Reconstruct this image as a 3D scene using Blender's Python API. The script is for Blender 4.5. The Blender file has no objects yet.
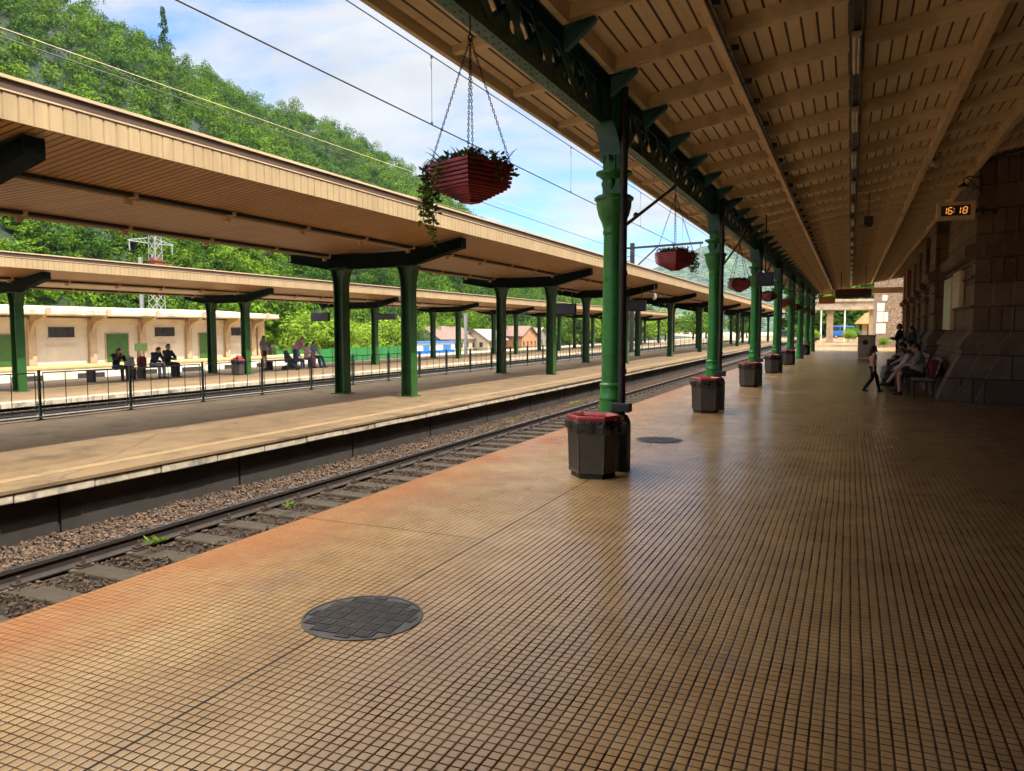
SUN_E, SKY_E, EXPO = 2.3, .11, 1.80
CLOUD_LOC, CLOUD_T = (.3,.2,0), (.35,.55)
CLOUD_A, CLOUD_B = (1.55,1.65,1.85), (2.7,2.7,2.7)
OVERHEAD_BOOST = 14.0
HAZE = .00006
import bpy, bmesh, math, random
from mathutils import Vector, Matrix, noise
import numpy as np
R_ = random.Random(7)
SC = bpy.context.scene
COL = SC.collection
rad = math.radians

# ------------------------------------------------------------------ mesh builder
class MB:
    def __init__(s):
        s.v = []; s.f = []
    def add(s, vs, fs):
        n = len(s.v)
        s.v.extend([tuple(p) for p in vs])
        s.f.extend([tuple(i + n for i in f) for f in fs])
    def bx(s, x0, x1, y0, y1, z0, z1):
        s.add([(x0,y0,z0),(x1,y0,z0),(x1,y1,z0),(x0,y1,z0),(x0,y0,z1),(x1,y0,z1),(x1,y1,z1),(x0,y1,z1)],
              [(0,3,2,1),(4,5,6,7),(0,1,5,4),(1,2,6,5),(2,3,7,6),(3,0,4,7)])
    def box(s, c, d, rz=0.0):
        ca, sa = math.cos(rz), math.sin(rz)
        vs = []
        for z in (-1, 1):
            for (x, y) in ((-1,-1),(1,-1),(1,1),(-1,1)):
                X, Y = x*d[0]/2, y*d[1]/2
                vs.append((c[0]+X*ca-Y*sa, c[1]+X*sa+Y*ca, c[2]+z*d[2]/2))
        s.add(vs, [(0,3,2,1),(4,5,6,7),(0,1,5,4),(1,2,6,5),(2,3,7,6),(3,0,4,7)])
    def beam(s, p0, p1, w, h, up=(0,0,1)):
        p0, p1 = Vector(p0), Vector(p1)
        d = (p1-p0).normalized(); u = Vector(up)
        if abs(d.dot(u)) > .98: u = Vector((1,0,0))
        sd = d.cross(u).normalized(); u = sd.cross(d).normalized()
        vs = []
        for p in (p0, p1):
            for a, b in ((-1,-1),(1,-1),(1,1),(-1,1)):
                vs.append(p + sd*(a*w/2) + u*(b*h/2))
        s.add(vs, [(0,1,2,3),(7,6,5,4),(0,4,5,1),(1,5,6,2),(2,6,7,3),(3,7,4,0)])
    def path(s, pts, rs, n=8, cap=True):
        pts = [Vector(p) for p in pts]
        if not isinstance(rs, (list, tuple)): rs = [rs]*len(pts)
        rings = []; prev = None
        for i, p in enumerate(pts):
            a = pts[max(i-1,0)]; b = pts[min(i+1,len(pts)-1)]
            d = (b-a)
            if d.length < 1e-9: d = Vector((0,0,1))
            d.normalize()
            if prev is None:
                u = Vector((0,0,1)) if abs(d.z) < .9 else Vector((1,0,0))
            else: u = prev
            sd = d.cross(u)
            if sd.length < 1e-6: sd = d.cross(Vector((0,1,0)))
            sd.normalize(); u = sd.cross(d).normalized(); prev = u
            rings.append([p + (sd*math.cos(2*math.pi*k/n)+u*math.sin(2*math.pi*k/n))*rs[i] for k in range(n)])
        s.rings(rings, cap)
    def tube(s, p0, p1, r0, r1=None, n=10, cap=True):
        s.path([p0, p1], [r0, r0 if r1 is None else r1], n, cap)
    def rings(s, rings, cap=True, closed=False):
        n = len(rings[0]); vs = [p for r in rings for p in r]; fs = []
        m = len(rings)
        for i in range(m if closed else m-1):
            j = (i+1) % m
            for k in range(n):
                fs.append((i*n+k, i*n+(k+1)%n, j*n+(k+1)%n, j*n+k))
        if cap and not closed:
            fs.append(tuple(range(n-1,-1,-1))); fs.append(tuple((m-1)*n+k for k in range(n)))
        s.add(vs, fs)
    def lathe(s, prof, c=(0,0,0), n=24, rot=0.0, cap=True):
        s.rings([[(c[0]+r*math.cos(rot+2*math.pi*k/n), c[1]+r*math.sin(rot+2*math.pi*k/n), c[2]+z) for k in range(n)] for r, z in prof], cap)
    def prism(s, poly, ax, a0, a1):
        # poly in the two other axes, extruded along axis ax
        def P(p, a):
            return (a,p[0],p[1]) if ax == 'x' else (p[0],a,p[1]) if ax == 'y' else (p[0],p[1],a)
        s.rings([[P(p,a0) for p in poly],[P(p,a1) for p in poly]])
    def ell(s, c, r, n=12, m=8, mat=None):
        c = Vector(c); rings = []
        for i in range(1, m):
            t = math.pi*i/m
            rings.append([Vector((r[0]*math.sin(t)*math.cos(2*math.pi*k/n), r[1]*math.sin(t)*math.sin(2*math.pi*k/n), -r[2]*math.cos(t))) for k in range(n)])
        vs = [Vector((0,0,-r[2]))] + [p for q in rings for p in q] + [Vector((0,0,r[2]))]
        if mat is not None: vs = [mat @ p for p in vs]
        vs = [p + c for p in vs]; fs = []
        for k in range(n): fs.append((0, 1+(k+1)%n, 1+k))
        for i in range(m-2):
            for k in range(n):
                a = 1+i*n; fs.append((a+k, a+(k+1)%n, a+n+(k+1)%n, a+n+k))
        a = 1+(m-2)*n; L = len(vs)-1
        for k in range(n): fs.append((a+k, a+(k+1)%n, L))
        s.add(vs, fs)
    def cap(s, p0, p1, r0, r1, n=10):
        p0, p1 = Vector(p0), Vector(p1); d = p1-p0; L = d.length
        if L < 1e-6: s.ell(p0, (r0,r0,r0)); return
        d /= L
        pts = [p0-d*r0*.98, p0-d*r0*.7, p0-d*r0*.3, p0, p1, p1+d*r1*.3, p1+d*r1*.7, p1+d*r1*.98]
        rs = [r0*.2, r0*.71, r0*.95, r0, r1, r1*.95, r1*.71, r1*.2]
        s.path(pts, rs, n)
    def mesh(s, name, recalc=True):
        me = bpy.data.meshes.new(name)
        me.from_pydata(s.v, [], s.f)
        if recalc:
            bm = bmesh.new(); bm.from_mesh(me)
            bmesh.ops.recalc_face_normals(bm, faces=bm.faces)
            bm.to_mesh(me); bm.free()
        return me
    def build(s, name, mat, parent=None, smooth=False, bevel=0.0, recalc=True, world=True):
        off = Vector((0,0,0)); p = parent
        while p is not None and world:
            off += p.location; p = p.parent
        if parent is not None and world:
            s.v = [(a-off.x, b-off.y, c-off.z) for a, b, c in s.v]
        me = s.mesh(name, recalc)
        o = bpy.data.objects.new(name, me); COL.objects.link(o)
        if mat is not None: me.materials.append(mat)
        if parent is not None: o.parent = parent
        if smooth:
            me.polygons.foreach_set('use_smooth', [True]*len(me.polygons))
            if smooth != 'all':
                me.set_sharp_from_angle(angle=rad(40))
        if bevel:
            b = o.modifiers.new('edge', 'BEVEL'); b.width = bevel; b.segments = 2; b.limit_method = 'ANGLE'; b.angle_limit = rad(40)
        return o

def tag(o, label=None, cat=None, group=None, kind=None):
    if label: o['label'] = label
    if cat: o['category'] = cat
    if group: o['group'] = group
    if kind: o['kind'] = kind
    return o
def thing(name, label, cat, loc=(0,0,0), rz=0, group=None):
    o = bpy.data.objects.new(name, None); COL.objects.link(o)
    o.location = loc; o.rotation_euler = (0,0,rz); o.empty_display_size = .2
    return tag(o, label, cat, group)
def dup(root, loc=None, rz=None, label=None, scale=None):
    r = root.copy(); COL.objects.link(r)
    if loc is not None: r.location = loc
    if rz is not None: r.rotation_euler = (0,0,rz)
    if scale is not None: r.scale = scale
    if label: r['label'] = label
    for ch in list(root.children):
        c = ch.copy(); COL.objects.link(c); c.parent = r
        for g in list(ch.children):
            d = g.copy(); COL.objects.link(d); d.parent = c
    return r

# ------------------------------------------------------------------ materials
class NT:
    def __init__(s, name):
        s.m = bpy.data.materials.new(name); s.m.use_nodes = True
        s.t = s.m.node_tree; s.t.nodes.clear()
        s.out = s.t.nodes.new('ShaderNodeOutputMaterial')
    def n(s, typ, **kw):
        nd = s.t.nodes.new(typ)
        for k, v in kw.items():
            if k.startswith('i_'):
                key = k[2:]
                key = int(key) if key.isdigit() else key.replace('_', ' ')
                if isinstance(v, bpy.types.NodeSocket): s.t.links.new(v, nd.inputs[key])
                else: nd.inputs[key].default_value = v
            else: setattr(nd, k, v)
        return nd
    def l(s, a, b): s.t.links.new(a, b)
    def math(s, op, a, b=None, c=None, clamp=False):
        nd = s.t.nodes.new('ShaderNodeMath'); nd.operation = op; nd.use_clamp = clamp
        for i, v in enumerate((a, b, c)):
            if v is None: continue
            if isinstance(v, bpy.types.NodeSocket): s.t.links.new(v, nd.inputs[i])
            else: nd.inputs[i].default_value = v
        return nd.outputs[0]
    def mix(s, f, a, b, blend='MIX'):
        nd = s.t.nodes.new('ShaderNodeMix'); nd.data_type = 'RGBA'; nd.blend_type = blend
        for k, v in ((0, f), (6, a), (7, b)):
            if isinstance(v, bpy.types.NodeSocket): s.t.links.new(v, nd.inputs[k])
            else: nd.inputs[k].default_value = v if k == 0 else (tuple(v)+(1,))[:4]
        return nd.outputs[2]
    def mr(s, v, a, b, c=0.0, d=1.0, smooth=False):
        nd = s.t.nodes.new('ShaderNodeMapRange'); nd.clamp = True
        if smooth: nd.interpolation_type = 'SMOOTHSTEP'
        s.t.links.new(v, nd.inputs[0])
        for i, x in enumerate((a,b,c,d)): nd.inputs[i+1].default_value = x
        return nd.outputs[0]
    def noise(s, co, scale, detail=4, rough=.55, out=0):
        nd = s.n('ShaderNodeTexNoise'); nd.inputs['Scale'].default_value = scale
        nd.inputs['Detail'].default_value = detail; nd.inputs['Roughness'].default_value = rough
        s.l(co, nd.inputs['Vector']); return nd.outputs[out]
    def bsdf(s, col, rough=.6, metal=0.0, bump=None, bstr=.3, bdist=.01, spec=None):
        b = s.n('ShaderNodeBsdfPrincipled')
        for k, v in (('Base Color', col), ('Roughness', rough), ('Metallic', metal)):
            if isinstance(v, bpy.types.NodeSocket): s.l(v, b.inputs[k])
            elif k == 'Base Color': b.inputs[k].default_value = (tuple(v)+(1,))[:4]
            else: b.inputs[k].default_value = v
        if spec is not None: b.inputs['Specular IOR Level'].default_value = spec
        if bump is not None:
            bn = s.n('ShaderNodeBump'); bn.inputs['Strength'].default_value = bstr; bn.inputs['Distance'].default_value = bdist
            s.l(bump, bn.inputs['Height']); s.l(bn.outputs[0], b.inputs['Normal'])
        s.l(b.outputs[0], s.out.inputs[0]); return b

def mat(name, c1, c2=None, rough=.6, scale=3.0, metal=0.0, bump=.15, bscale=40, bdist=.005, dirt=None, spec=None, chips=None, coord='Object'):
    t = NT(name); co = t.n('ShaderNodeTexCoord').outputs[coord]
    c2 = c2 or tuple(x*.78 for x in c1)
    f = t.mr(t.noise(co, scale, 6, .62), .32, .68)
    col = t.mix(f, c1, c2)
    if dirt:
        col = t.mix(t.mr(t.noise(co, scale*.37, 5, .7), .5, .72, 0, dirt[3]), col, dirt[:3])
    if chips:
        ch = t.math('MULTIPLY', t.mr(t.noise(co, 16, 6, .7), .63, .66), t.mr(t.noise(co, 1.3, 4, .7), .45, .6, .15, 1))
        col = t.mix(ch, col, chips)
        col = t.mix(t.mr(t.noise(co, 3.0, 7, .75), .56, .75, 0, .45), col, tuple(x*.35 for x in c1))
    bm = t.noise(co, bscale, 4, .6)
    r = t.mr(t.noise(co, scale*2.3, 4), .3, .7, max(rough-.1,.05), min(rough+.1,1))
    t.bsdf(col, r, metal, bm, bump, bdist, spec)
    return t.m

M = {}
M['green'] = mat('green_paint', (.020,.205,.030), (.015,.145,.024), .34, 5, bump=.12, bscale=60, dirt=(.02,.045,.025,.5), chips=(.07,.030,.014))
M['dgreen'] = mat('dark_green_paint', (.030,.150,.180), (.022,.115,.140), .42, 4, bump=.15, dirt=(.02,.07,.08,.5))
M['beam'] = mat('black_green_beam', (.006,.014,.010), (.004,.009,.007), .8, 4, bump=.15, spec=.15)
M['post'] = mat('post_paint', (.022,.098,.015), (.014,.064,.012), .45, 3, bump=.12, dirt=(.02,.03,.015,.5), chips=(.07,.035,.016))
M['chord'] = mat('chord_paint', (.018,.135,.110), (.014,.105,.088), .42, 5, bump=.15, dirt=(.03,.07,.05,.45))
M['iron'] = mat('dark_iron', (.012,.012,.013), (.022,.018,.016), .5, 8, bump=.2)
M['rust'] = mat('rusty_steel', (.052,.030,.019), (.028,.018,.013), .7, 9, bump=.3, bscale=80)
M['railweb'] = mat('rail_web', (.026,.016,.011), (.014,.009,.007), .75, 9, bump=.3, bscale=80)
M['railtop'] = mat('polished_steel', (.55,.55,.56), (.40,.39,.39), .28, 6, metal=1.0, bump=.05)
M['sleeper'] = mat('sleeper_concrete', (.080,.058,.035), (.050,.037,.024), .85, 7, bump=.4, bscale=50)
M['fence'] = mat('railing_paint', (.020,.060,.045), (.013,.040,.032), .5, 8, bump=.1)
M['galv'] = mat('galvanised_steel', (.42,.43,.43), (.30,.31,.31), .5, 6, metal=.6, bump=.1)
M['masts'] = mat('mast_grey', (.30,.31,.31), (.21,.22,.22), .6, 3, bump=.1)
M['white'] = mat('white_paint', (.74,.73,.70), (.62,.60,.56), .55, 3, bump=.15, dirt=(.35,.30,.24,.6))
M['bin'] = mat('bin_plastic', (.080,.074,.068), (.060,.056,.052), .45, 6, bump=.1, dirt=(.12,.10,.085,.6))
M['binbase'] = mat('bin_base', (.010,.010,.010), (.016,.015,.014), .6, 6)
M['red'] = mat('red_plastic', (.33,.018,.020), (.24,.013,.016), .42, 6, bump=.12, dirt=(.09,.02,.018,.5))
M['bag'] = mat('black_bag', (.010,.010,.011), (.018,.018,.019), .28, 8, bump=.9, bscale=24, bdist=.02)
M['slat'] = mat('red_slats', (.37,.050,.066), (.21,.030,.042), .6, 9, bump=.35, bscale=35, dirt=(.045,.018,.016,.8))
M['soil'] = mat('soil', (.03,.02,.013), (.018,.012,.008), .95, 12, bump=.6)
M['chain'] = mat('chain_steel', (.035,.028,.022), (.02,.016,.014), .5, 20, metal=.4)
M['rock'] = mat('ballast_stone', (.130,.080,.047), (.058,.038,.026), .9, 9, bump=.5, bscale=60, dirt=(.055,.04,.03,.6))
M['bed'] = mat('ballast_bed', (.060,.038,.024), (.030,.020,.013), .95, 14, bump=1.0, bscale=26, bdist=.06)
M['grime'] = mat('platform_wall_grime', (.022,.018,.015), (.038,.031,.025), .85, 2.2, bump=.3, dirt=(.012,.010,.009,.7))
M['copwhite'] = mat('coping_whitewash', (.46,.40,.30), (.28,.235,.17), .75, 7, bump=.3, dirt=(.045,.036,.027,.95))
M['copyellow'] = mat('coping_yellow', (.25,.165,.070), (.18,.12,.06), .8, 4, bump=.25, dirt=(.14,.095,.052,.97))
M['roofcap'] = mat('roof_edge_metal', (.52,.39,.23), (.43,.31,.18), .5, 2, bump=.05)
M['roofband'] = mat('roof_band_brown', (.085,.048,.028), (.065,.038,.024), .6, 2)
M['roofing'] = mat('roofing_felt', (.10,.09,.08), (.07,.065,.06), .9, 1)
M['gutter'] = mat('gutter_dark', (.012,.011,.010), (.02,.018,.016), .6, 4)
M['pipe'] = mat('conduit_beige', (.66,.50,.32), (.56,.41,.25), .5, 4)
M['shedwall'] = mat('shed_plaster', (.60,.52,.44), (.50,.43,.36), .85, 1.2, bump=.25, bscale=15, dirt=(.34,.24,.15,.6))
M['shedtrim'] = mat('shed_roof_concrete', (.55,.45,.33), (.40,.33,.25), .85, 2, bump=.3, dirt=(.16,.12,.09,.75))
M['shedpil'] = mat('shed_pilaster', (.46,.33,.21), (.34,.25,.16), .85, 2, bump=.3, dirt=(.2,.14,.1,.6))
M['dock'] = mat('dock_limewash', (.66,.60,.48), (.50,.45,.36), .85, 1.5, bump=.3, dirt=(.25,.2,.14,.5))
M['dockyel'] = mat('dock_yellow_edge', (.42,.31,.12), (.33,.24,.10), .8, 2)
M['door'] = mat('green_door', (.045,.13,.016), (.028,.09,.013), .6, 3, bump=.2)
M['glassdark'] = mat('dark_glass', (.02,.024,.028), (.03,.032,.035), .15, 3, bump=.02)
M['stone'] = mat('dark_sandstone', (.27,.205,.15), (.17,.125,.092), .85, 2.5)
M['stonelight'] = mat('pale_stone_edge', (.24,.17,.12), (.17,.12,.085), .85, 3, bump=.4, bscale=20)
M['plaster'] = mat('ochre_plaster', (.26,.15,.07), (.19,.11,.05), .85, 2, bump=.3)
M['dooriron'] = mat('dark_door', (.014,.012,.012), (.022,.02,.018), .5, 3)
M['sign'] = mat('sign_violet', (.022,.020,.045), (.016,.015,.034), .35, 3, bump=.03)
M['signred'] = mat('sign_maroon', (.085,.012,.012), (.06,.010,.010), .5, 3)
M['blue'] = mat('blue_paint', (.012,.16,.52), (.010,.12,.42), .5, 2)
M['orangeroof'] = mat('orange_tiles', (.40,.17,.05), (.28,.12,.04), .8, 3, bump=.4)
M['brownroof'] = mat('brown_tiles', (.15,.085,.065), (.10,.058,.045), .85, 2, bump=.5)
M['greyroof'] = mat('grey_tiles', (.21,.185,.16), (.15,.135,.12), .85, 2, bump=.5)
M['housewall'] = mat('house_cream', (.40,.34,.24), (.33,.28,.19), .85, 1)
M['houseorange'] = mat('house_orange', (.34,.165,.075), (.28,.135,.06), .85, 1)
M['netting'] = mat('green_netting', (.010,.15,.026), (.006,.105,.020), .7, 1.2, bump=.2)
M['skin'] = mat('skin', (.50,.29,.20), (.43,.24,.16), .5, 9, bump=.05)
M['hair'] = mat('dark_hair', (.012,.008,.006), (.022,.014,.010), .45, 20, bump=.6, bscale=60)
M['hairbrown'] = mat('brown_hair', (.16,.075,.03), (.10,.05,.02), .5, 20, bump=.6, bscale=60)
M['eye'] = mat('eye_dark', (.01,.008,.007), None, .2)
M['lip'] = mat('lips', (.35,.11,.09), None, .4)
M['benchwood'] = mat('bench_planks', (.26,.20,.14), (.17,.13,.09), .6, 4, bump=.3)
M['paper'] = mat('paper_white', (.72,.72,.68), (.62,.62,.58), .7, 3)
M['tyre'] = mat('tyre_rubber', (.012,.012,.012), None, .8)
M['bark'] = mat('bark', (.07,.05,.035), (.04,.03,.02), .9, 6, bump=.8, bscale=20)
M['manhole'] = mat('cast_iron', (.040,.033,.029), (.026,.021,.019), .5, 9, metal=.2, bump=.4, bscale=60, dirt=(.085,.060,.042,.7))
M['lampwhite'] = mat('lamp_housing', (.42,.40,.36), (.32,.30,.27), .4, 4)
def cloth(name, c, rough=.85): return mat('cloth_'+name, c, tuple(x*.62 for x in c), rough, 9, bump=.9, bscale=11, bdist=.03)
M['c_black'] = cloth('black', (.012,.012,.014)); M['c_navy'] = cloth('navy', (.018,.024,.055))
M['c_white'] = cloth('white', (.60,.58,.55)); M['c_pink'] = cloth('pink', (.52,.20,.30)); M['c_grey'] = cloth('grey', (.26,.26,.24))
M['c_jeans'] = cloth('jeans', (.045,.075,.16)); M['c_lightjeans'] = cloth('light_jeans', (.20,.26,.34)); M['c_peach'] = cloth('peach', (.80,.46,.36))
M['c_maroon'] = cloth('maroon', (.12,.012,.02)); M['c_khaki'] = cloth('khaki', (.20,.16,.10)); M['c_red'] = cloth('red', (.20,.015,.022))
M['signgreen'] = mat('sign_green', (.045,.085,.012), (.035,.065,.010), .6, 3)
M['c_orange'] = cloth('orange', (.60,.22,.03)); M['shoe'] = cloth('shoe', (.02,.02,.022)); M['shoewhite'] = cloth('shoe_white', (.5,.5,.5))

def tile_floor():
    t = NT('grooved_tiles'); co = t.n('ShaderNodeTexCoord').outputs['Object']
    sp = t.n('ShaderNodeSeparateXYZ'); t.l(co, sp.inputs[0])
    # slight waviness of the laying
    wv = t.noise(co, .55, 2); wv2 = t.math('MULTIPLY', t.math('SUBTRACT', wv, .5), .02)
    X = t.math('ADD', sp.outputs[0], wv2); Y = t.math('ADD', sp.outputs[1], wv2)
    u = t.math('DIVIDE', X, .0500); v = t.math('DIVIDE', Y, .0500)
    def edge(q):
        return t.math('ABSOLUTE', t.math('SUBTRACT', t.math('FRACT', q), .5))
    eu, ev = edge(u), edge(v)
    eu4, ev4 = edge(t.math('DIVIDE', u, 4)), edge(t.math('DIVIDE', v, 4))
    gu = t.mr(eu, .375, .430, smooth=True); gv = t.mr(ev, .395, .450, smooth=True)
    gu4 = t.mr(eu4, .468, .482, smooth=True); gv4 = t.mr(ev4, .474, .486, smooth=True)
    g = t.math('MAXIMUM', t.math('MAXIMUM', gu, gu4), t.math('MAXIMUM', t.math('MULTIPLY', gv, .96), gv4))
    hu = t.mr(eu, .33, .46, 1, 0); hv = t.mr(ev, .38, .47, 1, 0)
    h = t.math('MINIMUM', hu, hv)
    # worn cells: grooves partly filled with dirt
    cell = t.n('ShaderNodeCombineXYZ'); t.l(t.math('FLOOR', u), cell.inputs[0]); t.l(t.math('FLOOR', v), cell.inputs[1])
    wn = t.n('ShaderNodeTexWhiteNoise'); t.l(cell.outputs[0], wn.inputs['Vector'])
    tile = t.n('ShaderNodeCombineXYZ'); t.l(t.math('FLOOR', t.math('DIVIDE', u, 4)), tile.inputs[0]); t.l(t.math('FLOOR', t.math('DIVIDE', v, 4)), tile.inputs[1])
    wt = t.n('ShaderNodeTexWhiteNoise'); t.l(tile.outputs[0], wt.inputs['Vector'])
    big = t.noise(co, .33, 5, .6); mid = t.noise(co, 1.7, 6, .65); fine = t.noise(co, 55, 3, .6)
    c = t.mix(t.mr(big, .35, .65), (.405,.240,.092), (.440,.285,.132))
    c = t.mix(t.math('MULTIPLY', wt.outputs['Value'], .6), c, (.32,.188,.080))
    c = t.mix(t.math('MULTIPLY', wn.outputs['Value'], .35), c, (.51,.345,.18))
    c = t.mix(t.mr(mid, .50, .76, 0, .6), c, (.27,.165,.09))
    c = t.mix(t.mr(t.noise(co, .8, 4, .5), .54, .75, 0, .4), c, (.44,.30,.17))
    c = t.mix(t.mr(fine, .55, .75, 0, .35), c, (.15,.095,.06))
    # walked-in dirt, in long soft patches
    mpd = t.n('ShaderNodeMapping'); t.l(co, mpd.inputs[0]); mpd.inputs['Scale'].default_value = (1.0,.42,1)
    dn = t.noise(mpd.outputs[0], .62, 7, .68)
    c = t.mix(t.mr(dn, .45, .68, 0, .72), c, (.205,.118,.056))
    c = t.mix(t.mr(t.noise(mpd.outputs[0], 2.3, 6, .7), .58, .72, 0, .5), c, (.17,.10,.055))
    c = t.mix(t.mr(t.noise(co, .45, 3, .5), .50, .70, 0, .35), c, (.52,.38,.22))
    # trodden chewing gum and drops
    vg = t.n('ShaderNodeTexVoronoi'); vg.inputs['Scale'].default_value = 1.9; t.l(co, vg.inputs['Vector'])
    sg = t.n('ShaderNodeSeparateColor'); t.l(vg.outputs['Color'], sg.inputs[0])
    gum = t.math('MULTIPLY', t.math('LESS_THAN', vg.outputs['Distance'], t.math('MULTIPLY', sg.outputs[0], .045)), t.math('GREATER_THAN', sg.outputs[1], .45))
    c = t.mix(t.math('MULTIPLY', gum, .7), c, (.05,.038,.03))
    # odd grey tiles
    c = t.mix(t.math('MULTIPLY', t.math('GREATER_THAN', wt.outputs['Value'], .985), .35), c, (.26,.18,.13))
    # brake dust rust along the track edge
    rust = t.math('MULTIPLY', t.mr(t.math('ADD', sp.outputs[0], t.math('MULTIPLY', t.math('SUBTRACT', t.noise(co, .9, 5, .7), .5), 1.6)), -4.2, -3.2, 1, 0), t.mr(mid, .25, .6, .5, 1))
    c = t.mix(t.math('MULTIPLY', rust, .85), c, (.36,.120,.040))
    gcol = t.mix(t.mr(t.noise(co, 2.6, 3), .35, .65), (.014,.007,.004), (.040,.017,.007))
    filled = t.mr(t.noise(co, 3.1, 5, .7), .36, .66, 1, .78)
    # worn smooth at the platform edge: grooves nearly filled
    wear = t.mr(sp.outputs[0], -4.1, -3.2, .80, 1)
    gm = t.math('MULTIPLY', t.math('MULTIPLY', g, filled), wear)
    c = t.mix(gm, c, gcol)
    # wide joints between the slabs
    jx = t.math('LESS_THAN', t.math('ABSOLUTE', t.math('ADD', X, 2.50)), .009)
    jy = t.math('GREATER_THAN', edge(t.math('DIVIDE', Y, 5.2)), .4985)
    jy = t.math('MULTIPLY', jy, t.math('LESS_THAN', X, -2.5))
    j = t.math('MAXIMUM', jx, jy)
    c = t.mix(t.math('MULTIPLY', j, .85), c, (.018,.011,.008))
    ht = t.math('ADD', t.math('MULTIPLY', t.math('SUBTRACT', h, t.math('MULTIPLY', j, 1.0)), wear), t.math('MULTIPLY', fine, .10))
    rgh = t.math('ADD', t.mr(t.noise(co, .9, 2, .5), .1, .9, .185, .255), t.math('MULTIPLY', gm, .4))
    b_ = t.bsdf(c, rgh, 0, ht, .42, .0042); t.l(t.math('MULTIPLY', t.math('SUBTRACT', 1.0, gm), .5), b_.inputs['Specular IOR Level'])
    return t.m
M['tiles'] = tile_floor()

def concrete(name, c1, c2, shiny=.85):
    t = NT(name); co = t.n('ShaderNodeTexCoord').outputs['Object']
    big = t.noise(co, .22, 6, .65); mid = t.noise(co, 1.6, 7, .7); fine = t.noise(co, 40, 3)
    c = t.mix(t.mr(big, .35, .65), c1, c2)
    c = t.mix(t.mr(mid, .47, .70, 0, .9), c, tuple(x*.40 for x in c1))
    mp = t.n('ShaderNodeMapping'); t.l(co, mp.inputs[0]); mp.inputs['Scale'].default_value = (2.2,.18,1)
    c = t.mix(t.mr(t.noise(mp.outputs[0], 1.0, 5), .52, .7, 0, .4), c, tuple(min(1,x*1.35) for x in c2))
    c = t.mix(t.mr(fine, .5, .8, 0, .4), c, tuple(x*.5 for x in c1))
    cv_ = t.n('ShaderNodeTexVoronoi', feature='DISTANCE_TO_EDGE'); cv_.inputs['Scale'].default_value = .35; t.l(t.mix(.25, co, t.noise(co, 1.2, 4, .6, out=1)), cv_.inputs['Vector'])
    c = t.mix(t.mr(cv_.outputs['Distance'], .002, .008, .4, 0), c, tuple(x*.3 for x in c1))
    t.bsdf(c, shiny, 0, t.noise(co, 60, 4), .35, .006)
    return t.m
M['concrete'] = concrete('platform_concrete', (.132,.082,.037), (.172,.112,.054))
M['yard'] = concrete('yard_ground', (.25,.19,.115), (.32,.25,.16))
M['earth'] = concrete('earth', (.17,.14,.08), (.13,.13,.06))

def boards(name, axis, width, c1, c2, groove, bump=.6, rough=.6, gw=.06):
    """tongue and groove boards, grooves perpendicular to 'axis' (0=x, 1=y)"""
    t = NT(name); co = t.n('ShaderNodeTexCoord').outputs['Object']
    sp = t.n('ShaderNodeSeparateXYZ'); t.l(co, sp.inputs[0])
    u = t.math('DIVIDE', sp.outputs[axis], width)
    e = t.math('ABSOLUTE', t.math('SUBTRACT', t.math('FRACT', u), .5))
    g = t.mr(e, .5-gw*1.6, .5-gw, smooth=True)
    wn = t.n('ShaderNodeTexWhiteNoise', noise_dimensions='1D'); t.l(t.math('FLOOR', u), wn.inputs['W'])
    mp = t.n('ShaderNodeMapping'); t.l(co, mp.inputs[0])
    mp.inputs['Scale'].default_value = (12,.5,12) if axis == 0 else (.5,12,12)
    c = t.mix(wn.outputs['Value'], c1, c2)
    c = t.mix(t.mr(t.noise(mp.outputs[0], 1.2, 6, .65), .45, .75, 0, .5), c, tuple(x*.62 for x in c1))
    c = t.mix(t.mr(t.noise(co, .7, 6, .7), .5, .74, 0, .5), c, tuple(x*.55 for x in c2))
    wst = t.noise(co, .28, 6, .72); c = t.mix(t.mr(wst, .56, .60, 0, .28), c, tuple(x*.55 for x in c1)); c = t.mix(t.mr(wst, .60, .66, 0, .35), c, c1)
    c = t.mix(g, c, groove)
    h = t.math('SUBTRACT', 1.0, g)
    t.bsdf(c, rough, 0, h, bump, .008)
    return t.m
M['ceilboards'] = boards('ceiling_boards', 0, .150, (.80,.70,.55), (.72,.62,.47), (.06,.038,.024))
M['rafter'] = mat('rafter_paint', (.76,.66,.50), (.66,.56,.41), .6, 3, bump=.25, dirt=(.14,.085,.045,.5))
M['rafterlight'] = mat('purlin_paint', (.74,.61,.43), (.66,.52,.35), .6, 3, bump=.25, dirt=(.18,.11,.06,.5))
M['soffit'] = boards('soffit_planks', 1, .115, (.62,.37,.150), (.52,.30,.118), (.11,.055,.022), .5, .5, gw=.09)
def fascia_mat():
    t = NT('fascia_panel'); co = t.n('ShaderNodeTexCoord').outputs['Object']
    c = t.mix(t.mr(t.noise(co, 1.3, 6), .35, .65), (.42,.305,.165), (.36,.258,.135))
    sp = t.n('ShaderNodeSeparateXYZ'); t.l(co, sp.inputs[0])
    wn = t.n('ShaderNodeTexWhiteNoise', noise_dimensions='1D'); t.l(t.math('FLOOR', t.math('DIVIDE', sp.outputs[1], .165)), wn.inputs['W'])
    c = t.mix(t.math('MULTIPLY', wn.outputs['Value'], .35), c, (.31,.215,.115))
    mp = t.n('ShaderNodeMapping'); t.l(co, mp.inputs[0]); mp.inputs['Scale'].default_value = (1,9,.8)
    c = t.mix(t.mr(t.noise(mp.outputs[0], 1.6, 6, .7), .52, .72, 0, .55), c, (.20,.135,.07))
    c = t.mix(t.mr(t.noise(co, .5, 6, .7), .55, .72, 0, .5), c, (.24,.165,.09))
    t.bsdf(c, .5, 0, t.noise(co, 30, 3), .1, .004); return t.m
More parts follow.
